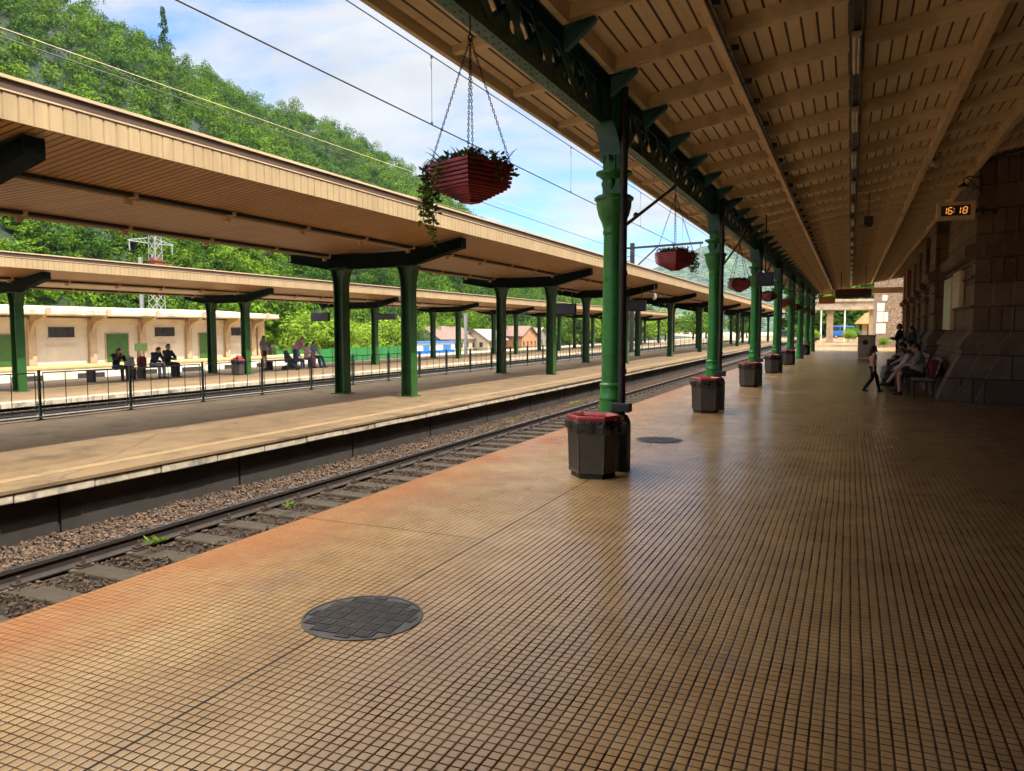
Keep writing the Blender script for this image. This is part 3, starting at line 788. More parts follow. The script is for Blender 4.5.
for i, yc in enumerate([y for y in CYS if y > 4]):
    if c0 is None: c0 = column(clabels[0]); c0.location = (-2.5, yc, 0)
    else: dup(c0, (-2.5, yc, 0), label=clabels[min(i, 8)])
# ------------------------------------------------------------------ litter bins
def litter_bin():
    t = thing('litter_bin', '', 'litter bin', (0,0,0), group='hexagonal litter bins')
    rot = rad(12)
    mb = MB(); mb.lathe([(.255,0),(.255,.05),(.235,.07)], n=6, rot=rot); mb.build('base', M['binbase'], t, bevel=.008)
    mb = MB(); pr = [(.262,.055),(.270,.065),(.288,.58),(.288,.60)]
    mb.lathe(pr, n=6, rot=rot)
    for k in range(6):   # ribbed side panels
        a0 = rot+k*math.pi/3; a1 = a0+math.pi/3
        for j in range(9):
            u = .09+.82*j/8
            def P(r, z):
                p = Vector((math.cos(a0),math.sin(a0),0))*(1-u)+Vector((math.cos(a1),math.sin(a1),0))*u
                return p*r+Vector((0,0,z))
            mb.beam(P(.272,.09), P(.288,.56), .013, .011, (math.cos((a0+a1)/2), math.sin((a0+a1)/2), 0))
        c = Vector((math.cos(a0),math.sin(a0),0)); mb.tube(c*.271+Vector((0,0,.06)), c*.288+Vector((0,0,.59)), .011, None, 6)
    mb.build('body', M['bin'], t)
    # black liner folded over the top
    mb = MB(); rings = []
    N = 48
    for (r, z, amp) in ((.275,.655,.0),(.302,.648,.006),(.316,.62,.018),(.315,.58,.026),(.310,.53,.034),(.298,.50,.034)):
        ring = []
        for k in range(N):
            a = rot+2*math.pi*k/N; sec = (a-rot) % (math.pi/3) - math.pi/6
            rr = r*math.cos(math.pi/6)/math.cos(sec)*.97+.012
            nz = noise.noise((math.cos(a)*5, math.sin(a)*5, z*9))
            rr += amp*nz*1.2; zz = z+(amp*2.2*noise.noise((math.cos(a)*3,math.sin(a)*3,7)) if z < .60 else 0)
            ring.append((rr*math.cos(a), rr*math.sin(a), zz))
        rings.append(ring)
    mb.rings(rings, cap=False); mb.build('bin_liner', M['bag'], t, smooth='all')
    mb = MB(); mb.rings([[(r*math.cos(rot+k*math.pi/3), r*math.sin(rot+k*math.pi/3), z) for k in range(6)] for r, z in
        ((.290,.632),(.312,.640),(.314,.668),(.300,.688),(.285,.690),(.232,.655),(.225,.60),(.218,.50),(.20,.50),(.208,.60),(.215,.635))], cap=False, closed=True)
    mb.build('rim', M['red'], t, bevel=.006)
    mb = MB(); mb.lathe([(.0,.44),(.215,.44),(.215,.46),(0,.47)], n=6, rot=rot, cap=False); mb.build('rubbish', M['bag'], t)
    return t
BL = ['nearest dark hexagonal litter bin with a red rim, on the tiled platform', 'second hexagonal litter bin from the camera, liner folded over its rim', 'third hexagonal litter bin along the tiled platform',
      'fourth hexagonal litter bin along the tiled platform', 'fifth hexagonal litter bin along the tiled platform', 'farthest small litter bin, at the seventh green column']
b0 = None
for i, (x, y) in enumerate(((-2.53,7.99),(-2.50,15.03),(-2.53,22.25),(-2.56,29.5),(-2.52,36.6),(-2.6,51.2))):
    if b0 is None: b0 = litter_bin(); b0.location = (x,y,0); b0['label'] = BL[0]; b0.scale = (.95,.95,.98)
    else: dup(b0, (x,y,0), rz=(0,.12,-.1,.2,.05,0)[i], label=BL[i])
b6 = dup(b0, (-23.75, 25.25, P2Z), rz=.2, label='litter bin stuffed with red rubbish at a far platform post')
mb = MB()
for k in range(26):
    a = R_.uniform(0,6.28); r = R_.uniform(0,.2); mb.ell((b6.location.x+r*math.cos(a), b6.location.y+r*math.sin(a), P2Z+.64+R_.uniform(0,.16)), (R_.uniform(.04,.1),R_.uniform(.04,.1),R_.uniform(.03,.08)), 6, 4)
mb.build('rubbish_heap', cloth('rubbish', (.30,.06,.04)), b6)

# ------------------------------------------------------------------ hanging baskets
def leafblade(mb, p, d, L, w, bend=.5, n=4):
    d = Vector(d).normalized(); sd = d.cross(Vector((0,0,1)))
    sd = sd.normalized() if sd.length > 1e-3 else Vector((1,0,0))
    pts = []; q = Vector(p); dd = d.copy()
    for i in range(n+1):
        ww = w*math.sin(math.pi*(.18+.82*i/n))+.001
        pts += [q-sd*ww, q+sd*ww]; q = q+dd*(L/n); dd = (dd+Vector((0,0,-bend/n))).normalized()
    mb.add(pts, [(2*i,2*i+1,2*i+3,2*i+2) for i in range(n)])
def leafcluster(mb, p, s, k, rnd):
    for _ in range(k):
        a = rnd.uniform(0,6.28); e = rnd.uniform(-.7,.9)
        d = Vector((math.cos(a)*math.cos(e), math.sin(a)*math.cos(e), math.sin(e))); u = d.cross(Vector((rnd.uniform(-1,1),rnd.uniform(-1,1),rnd.uniform(-1,1)))).normalized()
        L = s*rnd.uniform(.6,1.1); b = Vector(p)+d*.01
        mb.add([b, b+d*L*.45+u*L*.28, b+d*L, b+d*L*.45-u*L*.28], [(0,1,2),(0,2,3)])
CHAINMESH = None
def basket(seed, lush, trail):
    rnd = random.Random(seed)
    t = thing('hanging_basket', '', 'hanging planter', (0,0,0), group='hanging baskets under the girder')
    mb = MB(); H = [(0.248,0.0),(0.246,.036),(0.243,.072),(0.239,.108),(0.234,.144),(.226,.178),(.208,.207),(.184,.224),(.160,.240),(.136,.256),(.112,.272),(.088,.288),(.062,.304)]
    for i, (h, dz) in enumerate(H):
        z = -dz; q = .026 if i < 6 else .018
        jx = rnd.uniform(-.003,.003)
        for s in (-1,1):
            if i % 2 == 0 or i > 5:
                mb.bx(s*h-.011+jx, s*h+.011+jx, -h-.012, h+.012, z-q, z); mb.bx(-h+.011, h-.011, s*h-.011, s*h+.011, z-q*.96, z-.001)
            else:
                mb.bx(-h-.012, h+.012, s*h-.011+jx, s*h+.011+jx, z-q, z); mb.bx(s*h-.011, s*h+.011, -h+.011, h-.011, z-q*.96, z-.001)
    mb.bx(-.06,.06,-.06,.06,-.332,-.315)
    mb.build('slatted_box', M['slat'], t, bevel=.002)
    mb = MB(); mb.bx(-.21,.21,-.21,.21,-.16,-.012); mb.bx(-.19,.19,-.19,.19,-.185,-.16)
    mb.lathe([(.27,-.19),(.22,-.22),(.06,-.31)], n=4, rot=math.pi/4); mb.build('soil', M['soil'], t)
    mb = MB()
    for k in range(lush):
        x, y = rnd.uniform(-.21,.21), rnd.uniform(-.21,.21); a = rnd.uniform(0,6.28)
        d = (math.cos(a)*rnd.uniform(.3,1.1), math.sin(a)*rnd.uniform(.3,1.1), rnd.uniform(.5,1.2))
        leafblade(mb, (x,y,-.02), d, rnd.uniform(.10,.24), rnd.uniform(.006,.013), rnd.uniform(.6,1.7))
    for k in range(lush):
        a = rnd.uniform(0,6.28); r = rnd.uniform(.05,.25)
        leafcluster(mb, (max(-.24,min(.24,r*1.2*math.cos(a))), max(-.24,min(.24,r*1.2*math.sin(a))), rnd.uniform(-.01,.07)), .06, 5, rnd)
    o = mb.build('plants', M['plant'], t, recalc=False); addtint(o.data, rnd)
    mb = MB()
    for (cx, cy, n, L) in trail:
        for k in range(n):
            x, y = cx+rnd.uniform(-.06,.06), cy+rnd.uniform(-.06,.06); z = 0.0; pts = [(x*.85,y*.85,.01)]
            ox, oy = (x*1.14+rnd.uniform(-.02,.02), y*1.14+rnd.uniform(-.02,.02)); LL = L*rnd.uniform(.5,1.05)
            pts.append((x,y,.04)); pts.append((ox,oy,.0)); zz = 0.
            while zz > -LL:
                zz -= .045; ox += rnd.uniform(-.012,.012); oy += rnd.uniform(-.012,.012); pts.append((ox,oy,zz))
                leafcluster(mb, (ox,oy,zz), .058, 4, rnd)
            mb.path(pts, .003, 4)
    o = mb.build('trailing_vines', M['vine'], t, recalc=False); addtint(o.data, rnd)
    # chains
    top = Vector((0,0,1.06)); k = 0
    cm = None
    for sx, sy in ((-1,-1),(1,-1),(1,1),(-1,1)):
        b = Vector((sx*.238, sy*.238, .0)); d = (top-b); L = d.length; d.normalize()
        mb = MB(); n = int(L/.027)
        u = d.cross(Vector((0,0,1))).normalized(); w = d.cross(u)
        for i in range(n):
            c = b+d*(L*(i+.5)/n); sd = u if i % 2 == 0 else w
            pts = [c+d*.0175*math.cos(q)+sd*.008*math.sin(q) for q in [2*math.pi*j/8 for j in range(8)]]
            pts.append(pts[0]); mb.path(pts, .0032, 5, cap=False)
        mb.tube(b-Vector((0,0,.06)), b+Vector((0,0,.015)), .007, None, 6)
        mb.build('chain', M['chain'], t)
    mb = MB(); mb.path([Vector((.0,0,1.06))+Vector((.022*math.cos(q),0,.03*math.sin(q))) for q in [2*math.pi*j/12 for j in range(13)]], .006, 6)
    mb.path([(0,0,1.09),(0,0,1.24),(.015,0,1.255),(0,0,1.27),(-.012,0,1.255)], .006, 6); mb.build('hook', M['chain'], t)
    return t
def addtint(me, rnd=None):
    n = len(me.vertices); a = me.attributes.new('tint', 'FLOAT', 'POINT')
    r = np.random.RandomState(rnd.randint(0,9999) if rnd else 1)
    v = np.empty(n*3, dtype=np.float32); me.vertices.foreach_get('co', v); v = v.reshape(-1,3)
    a.data.foreach_set('value', np.clip(.5+.6*np.sin(v[:,0]*17+v[:,1]*13+v[:,2]*9)*.6, 0, 1).astype(np.float32))
BK = ['nearest red slatted hanging basket, sparse plants and long dark trailing vines', 'second hanging basket from the camera, square red box with a vine at one corner', 'third hanging basket, round looking with bushy green plants', 'fourth hanging basket, flat red box half hidden by a green column',
      'fifth hanging basket along the green girder', 'sixth hanging basket along the green girder', 'seventh hanging basket along the green girder', 'farthest hanging basket along the green girder']
bA = basket(3, 90, [(-.24,.20,5,.64),(-.20,.24,4,.50),(-.23,.10,2,.26),(-.1,.24,1,.2),(.24,-.22,2,.08),(.02,-.245,2,.20)])
bB = basket(9, 110, [(.22,-.22,5,.42),(.24,-.1,3,.3)])
bC = basket(12, 130, [(-.2,-.2,4,.2),(.2,.2,4,.2),(.2,-.2,4,.2),(-.2,.2,4,.2)])
for i, (y, src, rz) in enumerate(((4.98,bA,rad(68)),(11.95,bB,rad(60)),(19.5,bC,rad(20)),(26.7,bC,rad(70)),(33.8,bB,rad(10)),(41.0,bC,rad(50)),(48.2,bC,rad(5)),(55.4,bB,rad(60)))):
    if i in (0,1,2): o = src; o.location = (-2.5,y,2.765); o.scale = (.84,.84,.82); o.rotation_euler = (0,0,rz); o['label'] = BK[i]
    else: dup(src, (-2.5,y,2.765), rz, BK[i])

# ------------------------------------------------------------------ manholes
def manhole(label, loc, rz):
    t = thing('manhole_cover', label, 'manhole cover', loc, rz)
    mb = MB(); mb.lathe([(.335,.000),(.335,.005),(.322,.0055),(.320,.001)], n=48, cap=False); mb.build('frame', M['manhole'], t, world=False)
    mb = MB(); mb.lathe([(0,.0005),(.317,.0005),(.317,.003),(0,.003)], n=48, cap=False)
    s = .088
    for i in range(-4,4):
        for j in range(-4,4):
            cx, cy = (i+.5)*s, (j+.5)*s
            for k in range(5):
                o = -s*.38+k*s*.19
                a, b = ((o, 0) if (i+j) % 2 else (0, o)); d = (.009, s*.92, .006) if (i+j) % 2 else (s*.92, .009, .006)
                if math.hypot(abs(cx+a)+d[0]*.3, abs(cy+b)+d[1]*.3) < .315: mb.box((cx+a, cy+b, .0055), d)
    for q in (-.2,.2): mb.box((q,.16,.0085),(.05,.02,.004))
    mb.build('lid', M['manhole'], t, world=False)
    return t
m0 = manhole('large round iron manhole cover in the foreground tiles', (-2.44,3.50,0), rad(4))
dup(m0, (-2.48,10.95,0), rad(40), 'second round manhole cover, beyond the nearest litter bin')

# ------------------------------------------------------------------ station building
t = thing('station_building', 'dark sandstone station building with flared buttresses beside the platform', 'building', (4, 22, 0))
WX = 3.62
mb = MB(); mb.bx(WX, 15, -28, 19.55, -.5, 9.5); mb.bx(WX+.01, 15, 19.552, 62.3, -.5, 9.5); mb.build('wall', M['stone'], t)
mb = MB(); mb.prism([(3.4,9.5),(15.4,9.5),(9.4,13)], 'y', -28.5, 62.8); mb.build('roof', M['brownroof'], t)
mb = MB()
for k in range(12):
    z = .9+k*.62; mb.bx(3.598, 3.619, -28, 19.3, z, z+.56)
mb.bx(3.45, 3.618, -28, 19.3, 0, .85); mb.build('rusticated_courses', M['stone'], t, bevel=.02)
def buttress_prof(dx, zt, flare=1.0):
    b = [(1.84,0),(1.84,.10),(1.90,.26),(1.98,.46),(2.12,.78),(2.23,1.02),(2.26,1.14),(2.20,1.19),(2.22,1.25),(2.34,1.42),(2.44,1.54),(2.46,1.60),(2.43,1.66)]
    b = [(2.46-(2.46-x)*flare+dx, z) for x, z in b]
    z = 1.66
    for zz in (2.10,2.75,3.05):
        b += [(2.45+dx, z), (2.45+dx, zz-.05), (2.375+dx, zz-.035), (2.375+dx, zz+.010), (2.45+dx, zz+.025)]; z = zz+.03
    b += [(2.45+dx,3.10),(2.28+dx,3.16),(2.24+dx,3.22),(2.24+dx,3.38),(2.30+dx,3.42),(2.42+dx,3.46),(2.44+dx,3.50)]
    z = 3.52
    for zz in (4.0,4.5):
        b += [(2.44+dx, zz-.03), (2.465+dx, zz-.015), (2.465+dx, zz+.005), (2.44+dx, zz+.02)]
    b += [(2.44+dx, zt)]
    return b
def buttress(y0, y1, zt=5.25, layers=True, m='stone', flare=1.0, off=0.0):
    mb = MB()
    L = [(0,y0,y1)] + ([(.34,y0-.20,y0+.05),(.68,y0-.40,y0-.15)] if layers else [])
    for dx, a, b in L:
        dx += off
        pr = buttress_prof(dx, zt, flare); mb.prism(pr+[(3.9,zt),(3.9,0)], 'y', a, b)
    return mb.build('buttress', M[m], t, bevel=.01)
buttress(19.45, 24.4)
for y, o in ((28.2,.0),(34.5,.22),(41.5,.50),(48.5,.72)): buttress(y, y+1.9, 5.25+.0*o, o < .5, flare=.75-.5*o, off=o)
for y, o in ((54.0,.72),(59.0,.85)): buttress(y, y+1.2, 5.25, False, 'plaster', .25, o)
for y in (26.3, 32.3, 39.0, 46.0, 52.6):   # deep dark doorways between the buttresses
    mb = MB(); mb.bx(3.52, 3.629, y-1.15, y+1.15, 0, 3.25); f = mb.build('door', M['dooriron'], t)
    mb = MB()
    for s in (-.58,.58):
        mb.bx(3.51,3.519,y+s-.42,y+s+.42,.9,2.3); mb.bx(3.51,3.519,y+s-.42,y+s+.42,2.5,3.1)
    mb.build('pane', M['glassdark'], f)
    mb = MB(); mb.bx(3.46,3.62,y-1.40,y-1.152,0,3.26); mb.bx(3.46,3.62,y+1.152,y+1.40,0,3.26); mb.bx(3.44,3.62,y-1.45,y+1.45,3.27,3.52); mb.build('door_frame', M['stonelight'], t, bevel=.015)
# notice boards on the side of the first buttress
def notice(y0, y1, z0, z1, label, m):
    tt = thing('notice_board', label, 'notice board', (2.42,(y0+y1)/2,z0))
    mb = MB(); mb.bx(2.335,2.43,y0,y1,z0,z1); mb.build('frame', M['pipe'], tt, bevel=.006)
    mb = MB(); mb.bx(2.328,2.334,y0+.05,y1-.05,z0+.05,z1-.05); mb.build('sheet', m, tt)
    return tt
def posterm(name, base, spots):
    tt = NT(name); co = tt.n('ShaderNodeTexCoord').outputs['Object']
    c = tt.mix(tt.mr(tt.noise(co, 4, 4), .45, .6), base, spots[0]); c = tt.mix(tt.mr(tt.noise(co, 7, 3), .58, .64), c, spots[1])
    tt.bsdf(c, .35); return tt.m
notice(22.55, 24.25, 1.58, 2.92, 'tall pale green notice board on the dark stone buttress', posterm('notice_green', (.36,.44,.32), [(.25,.36,.24),(.50,.45,.14)]))
notice(20.95, 22.35, 2.12, 2.98, 'brownish framed map board beside the pale green notice', posterm('notice_map', (.42,.32,.20), [(.34,.25,.15),(.5,.42,.3)]))
# electronic clock
t = thing('platform_clock', 'electronic platform clock showing 16:18 in orange digits', 'clock', (1.93,18.6,3.85))
mb = MB(); mb.bx(1.59,2.29,18.52,18.68,3.86,4.23); mb.build('housing', M['pipe'], t, bevel=.012)
mb = MB(); mb.bx(1.67,2.20,18.512,18.5195,3.945,4.155); mb.build('face', M['iron'], t)
SEG = {'1':'bc','6':'acdefg','8':'abcdefg'}
mb = MB()
def seg7(ch, x, z, w, h, y):
    th = .017; sl = .10
    S = {'a':((0,h),(w,h)),'b':((w,h),(w,h/2)),'c':((w,h/2),(w,0)),'d':((0,0),(w,0)),'e':((0,0),(0,h/2)),'f':((0,h/2),(0,h)),'g':((0,h/2),(w,h/2))}
    for s in SEG[ch]:
        (a,b),(c,d) = S[s]; p = Vector((x+a+b*sl, y, z+b)); q = Vector((x+c+d*sl, y, z+d)); dr = (q-p).normalized()*.008
        mb.beam(p+dr, q-dr, th, .003, (0,1,0)) if 0 else mb.beam(p+dr, q-dr, .003, th, (1,0,0) if abs(dr.z) > abs(dr.x) else (0,0,1))
for ch, x in (('1',1.69),('6',1.795),('1',1.945),('8',2.065)): seg7(ch, x, 3.985, .07, .13, 18.510)
for z in (4.02,4.085): mb.box((1.905,18.510,z),(.016,.003,.016))
mb.build('digits', M['led'], t)
mb = MB(); mb.bx(2.29,2.46,18.56,18.64,4.0,4.08); mb.bx(2.40,2.455,18.50,19.45,3.97,4.11); mb.build('bracket', M['iron'], t)
# bracket lantern above the clock
t = thing('wall_lantern', 'dark round lantern on a scrolled bracket above the orange clock', 'lamp', (2.46,19.3,4.6)); t.scale = (.62,.62,.62)
mb = MB(); mb.path([(2.46,19.3,4.95),(2.1,19.3,5.02),(1.95,19.3,4.93),(1.96,19.3,4.80)], .022, 8); mb.beam((2.45,19.3,4.55),(2.05,19.3,4.98),.02,.03)
mb.path([(2.45,19.3,4.62),(2.28,19.3,4.58),(2.2,19.3,4.70),(2.3,19.3,4.78)], .016, 8); mb.bx(2.43,2.47,19.24,19.36,4.45,5.05); mb.build('bracket', M['iron'], t)
mb = MB(); mb.lathe([(.03,.20),(.06,.18),(.17,.08),(.175,.05)], (1.96,19.3,4.62), 18); mb.build('lamp_shade', M['iron'], t, smooth=True)
mb = MB(); mb.ell((1.96,19.3,4.66),(.11,.11,.12)); mb.build('globe', M['lampwhite'], t, smooth=True)
# maroon sign at the end, speaker and lamps below the ceiling
t = thing('hanging_sign', 'maroon sign board hung across the far end of the canopy', 'sign', (.10,45,3.25))
mb = MB(); mb.bx(-.78,.98,44.93,45.07,3.26,3.72); mb.build('panel', M['signred'], t, bevel=.01)
mb = MB()
for x in (-.3,.0,.25): mb.bx(x,x+.14,44.922,44.929,3.40,3.56)
mb.build('faded_mark', mat('faded_mark', (.14,.03,.028), None, .6), t)
mb = MB(); mb.tube((-.5,45,3.72),(-.5,45,4.72),.02); mb.tube((.7,45,3.72),(.7,45,4.9),.02); mb.build('hanger', M['iron'], t)
t = thing('hanging_sign', 'yellow brown board hung beyond the maroon sign', 'sign', (-1.6,58,3.3))
mb = MB(); mb.bx(-2.05,-1.0,57.95,58.05,3.35,3.85); mb.build('panel', mat('sign_amber', (.50,.24,.06), (.42,.2,.05), .5), t)
mb = MB(); mb.tube((-1.85,58,3.85),(-1.85,58,4.5),.02); mb.tube((-1.2,58,3.85),(-1.2,58,4.6),.02); mb.build('hanger', M['iron'], t)
t = thing('hanging_sign', 'small blue sign board hung by the third green column', 'sign', (-2.0,20.5,2.7))
mb = MB(); mb.bx(-2.22,-1.78,20.45,20.53,2.68,3.02); mb.build('panel', M['sign'], t, bevel=.008)
mb = MB(); mb.tube((-2.0,20.49,3.02),(-2.0,20.49,4.45),.016); mb.build('hanger', M['iron'], t)
t = thing('loudspeaker', 'small dark loudspeaker hung below the boarded ceiling', 'loudspeaker', (.33,20.5,4.1))
mb = MB(); mb.tube((.33,20.5,4.28),(.33,20.5,4.82),.012); mb.build('bracket', M['iron'], t)
mb = MB(); mb.box((.33,20.5,4.18),(.20,.24,.20)); mb.lathe([(.06,0),(.09,.03),(.09,.05),(.0,.05)], (.33,20.5,4.03), 12); mb.build('box', M['iron'], t, bevel=.015)
t = thing('bulkhead_lamp', 'small white lamp on the ceiling beam nearest the wall', 'lamp', (1.42,17.6,4.9))
mb = MB(); mb.lathe([(.0,-.12),(.06,-.10),(.075,-.04),(.07,0),(0,0)], (1.42,17.6,cz(1.42)-.16), 12); mb.build('globe', M['white'], t, smooth=True)
mb = MB(); mb.lathe([(.08,0),(.08,.03),(0,.03)], (1.42,17.6,cz(1.42)-.16), 12); mb.build('base', M['lampwhite'], t)
def tube_lamp(y):
    t = thing('tube_lamp', 'unlit fluorescent lamp in the row under the black cable tray', 'lamp', (-.02,y,cz(0)-.24), group='fluorescent lamps under the tray')
    mb = MB(); mb.prism([(-.05,0),(.05,0),(.038,-.05),(-.038,-.05)], 'y', -.62, .62); mb.build('housing', M['lampwhite'], t, world=False, bevel=.004)
    mb = MB()
    for x in (-.022,.022): mb.tube((x,-.59,-.064),(x,.59,-.064),.012,None,8)
    mb.build('tube', M['white'], t, world=False, smooth=True); return t
l0 = None
for k in range(14):
    y = 9.35+k*2.88 if k < 13 else 6.1
    if l0 is None: l0 = tube_lamp(y)
    else: dup(l0, (-.02,y,cz(0)-.24))

# ------------------------------------------------------------------ far end of the platform
t = thing('end_pavilion', 'open stone pavilion with a flat cream beam at the far end', 'pavilion', (-1,100,0))
mb = MB(); mb.bx(-4.6,4.3,98.4,101.6,3.85,4.75); mb.bx(-4.75,4.45,98.2,101.8,4.76,5.05); mb.build('beam', M['shedtrim'], t, bevel=.03)
for x in (-2.2, 2.35):
    mb = MB(); mb.bx(x-.36,x+.36,98.9,99.7,0,3.849); mb.bx(x-.48,x+.48,98.78,99.82,0,.3); mb.bx(x-.45,x+.45,98.81,99.79,3.55,3.848)
    for s in (-.18,0,.18): mb.bx(x+s-.03,x+s+.03,98.872,98.899,.35,3.5)
    mb.build('pillar', M['shedpil'], t, bevel=.02)
t = thing('stone_house', 'rubble stone wall of a house with white notices, behind the platform end', 'building', (6,78,0))
mb = MB(); mb.bx(2.06,13,76.0,84,0,7.8); mb.build('wall', M['rubble'], t)
mb = MB(); mb.bx(1.9,13.2,75.8,84.2,7.802,8.05); mb.build('roof', M['brownroof'], t)
tt = thing('poster', 'white notices pasted on the rubble stone wall', 'poster', (2.5,75.97,2))
for i, (x0,x1,z0,z1) in enumerate(((2.15,2.75,3.2,3.9),(2.15,2.65,2.2,3.15),(2.68,3.05,2.25,3.1),(2.12,2.9,1.2,2.1),(2.55,2.95,4.1,4.6))):
    mb = MB(); mb.bx(x0,x1,75.97,75.985,z0,z1); mb.build('sheet', M['paper'], tt)
t = thing('flower_hut', 'small round hut with an orange conical roof beyond the pavilion', 'hut', (1.6,118,0))
mb = MB(); mb.lathe([(1.2,0),(1.2,2.5)], (2.7,118,0), 12); mb.build('wall', M['shedpil'], t)
mb = MB(); mb.lathe([(2.2,2.3),(2.1,2.45),(.8,3.8),(.0,3.95)], (2.7,118,0), 8); mb.build('roof', M['orangeroof'], t)
mb = MB(); mb.bx(2.2,2.9,116.7,116.85,0,2.1); mb.build('door', M['dooriron'], t)
# blue van
t = thing('van', 'bright blue van parked beyond the platform end', 'van', (-.7,142,0))
mb = MB(); mb.prism([(-2.3,.45),(2.3,.45),(2.3,1.15),(1.7,1.3),(1.2,2.1),(-2.2,2.15),(-2.3,1.9)], 'y', 141.1, 142.9); mb.v = [(x-.7,y,z) for x,y,z in mb.v]; mb.build('body', M['blue'], t, bevel=.08)
mb = MB()
for x0,x1 in ((-2.0,-.9),(-.75,.3),(.42,1.2)): mb.bx(x0-.7,x1-.7,141.08,141.098,1.35,1.95)
mb.build('window', M['glassdark'], t)
for x in (-1.45,1.45):
    for y in (141.15,142.85):
        mb = MB(); mb.tube((x-.7,y-.1,.34),(x-.7,y+.1,.34),.34,None,18); w = mb.build('wheel', M['tyre'], t)
        mb = MB(); mb.tube((x-.7,y-.11,.34),(x-.7,y+.11,.34),.2,None,12); mb.build('rim', M['galv'], w)
for i, (x, y, h, lb) in enumerate(((-4.9,120,5.2,'white lamp post with a cross arm, left of the pavilion pillar'),(-3.6,112,4.4,'shorter white post between the green columns and the pavilion'),(-.75,125,6.0,'white lamp post rising behind the pavilion beam'))):
    t = thing('lamp_post', lb, 'lamp post', (x,y,0)); mb = MB(); mb.tube((x,y,0),(x,y,h),.13,.09,10); mb.build('pole', M['white'], t)
    mb = MB(); mb.beam((x-.9,y,h-.1),(x+.9,y,h-.1),.08,.08); mb.box((x-.9,y,h-.2),(.4,.2,.12)); mb.box((x+.9,y,h-.2),(.4,.2,.12)); mb.build('lamp_head', M['lampwhite'], t)
t = thing('stone_bin', 'pale square concrete bin standing on the tiles by the benches', 'litter bin', (.85,46.3,0))
mb = MB(); mb.bx(.42,1.28,46.0,46.8,.04,1.18); mb.bx(.38,1.32,45.96,46.84,1.182,1.28); mb.build('body', M['shedtrim'], t, bevel=.03)
mb = MB(); mb.lathe([(.14,-.01),(.14,.0)], (0,0,0), 16); mb.v = [(.78+x, 45.99+z, .88+y) for x,y,z in mb.v]; mb.build('opening', M['iron'], t)

# ------------------------------------------------------------------ goods shed
t = thing('goods_shed', 'long pale plaster goods shed with green doors behind the far platform', 'building', (-49,32,-2))
SX = -46.0; Y0, Y1 = -4, 51.9
mb = MB(); mb.bx(-56,SX,Y0,Y1-.9,-2.2,2.35); mb.build('wall', M['shedwall'], t)
mb = MB(); mb.bx(SX-.5,SX+2.6,Y0,Y1+4,-2.3,-.78); mb.build('dock', M['dock'], t, bevel=.02)
mb = MB(); mb.bx(SX+.001,SX+2.66,Y0,Y1+4,-.778,-.66); mb.build('dock_edge', M['dockyel'], t)
mb = MB(); mb.prism([(SX-10.4,2.42),(SX+1.7,2.42),(SX+1.75,2.50),(SX+1.72,2.78),(SX+.4,2.86),(SX-5,3.2),(SX-10.4,2.86)], 'y', Y0-1, Y1+.1); mb.build('roof', M['shedtrim'], t, bevel=.02)
bays = [31.5-4.08*k for k in range(8,0,-1)]+[31.44,35.59,39.52,43.7,47.65,50.6]
mb = None
for y in bays:
    mb = MB(); mb.bx(SX+.001,SX+.24,y-.26,y+.26,-.655,2.2)
    mb.prism([(SX+.241,2.418),(SX+1.5,2.418),(SX+1.35,2.26),(SX+.75,2.08),(SX+.4,1.75),(SX+.241,1.3)], 'y', y-.14, y+.14)
    mb.bx(SX+1.73,SX+1.83,y-.16,y+.16,2.44,2.92)
    mb.build('pilaster', M['shedpil'], t, bevel=.02)
for i in range(len(bays)-1):
    y = (bays[i]+bays[i+1])/2
    mb = MB(); o = [(y-1.78, 1.75)]+[(y-1.7+3.4*k/10, 1.82+.36*math.sin(math.pi*k/10)) for k in range(11)]+[(y+1.78,1.75),(y+1.78,2.3),(y-1.78,2.3)]
    mb.prism(o, 'x', SX+.001, SX+.10); mb.build('arch', M['shedwall'], t)
    if i % 2 != (len(bays)) % 2:
        mb = MB(); mb.bx(SX+.001,SX+.05,y-.95,y+.95,-.655,1.34); f = mb.build('door_frame', M['shedpil'], t)
        mb = MB(); mb.bx(SX+.051,SX+.085,y-.85,y+.85,-.65,1.26); d = mb.build('door', M['door'], t)
        mb = MB()
        for z in (-.5,.3,1.1): mb.bx(SX+.086,SX+.10,y-.82,y+.82,z-.06,z+.06)
        mb.beam((SX+.093,y-.8,-.45),(SX+.093,y-.05,.25),.012,.08); mb.beam((SX+.093,y+.8,-.45),(SX+.093,y+.05,.25),.012,.08)
        mb.bx(SX+.086,SX+.092,y-.012,y+.012,-.64,1.25); mb.build('brace', mat('door_brace', (.04,.12,.018), None, .6), d)
    else:
        mb = MB(); mb.bx(SX+.001,SX+.07,y-1.0,y+1.0,.98,1.06); mb.bx(SX+.001,SX+.07,y-1.0,y+1.0,.55,.60); mb.build('sill', M['shedwall'], t)
        mb = MB(); mb.bx(SX+.001,SX+.04,y-.88,y+.88,1.07,1.70); w = mb.build('window', M['glassdark'], t)
        mb = MB()
        for k in range(9): mb.bx(SX+.041,SX+.06,y-.86+k*.205,y-.82+k*.205,1.08,1.69)
        mb.bx(SX+.041,SX+.058,y-.9,y+.9,1.66,1.72); mb.build('bars', M['iron'], w)
    mb = MB(); mb.bx(SX+2.601,SX+2.605,y-.95,y+.95,-1.50,-1.12); mb.build('vent_opening', M['iron'], t)
mb = MB(); mb.prism([(Y1-.9,-.66),(Y1-.1,-.66),(Y1-.1,2.4),(Y1-.9,2.4)], 'x', SX-10, SX+.3); mb.build('end_pier', M['shedpil'], t)
t = thing('sign_board', 'small green sign board on two legs on the shed dock', 'sign', (-44.6,38.3,-.66))
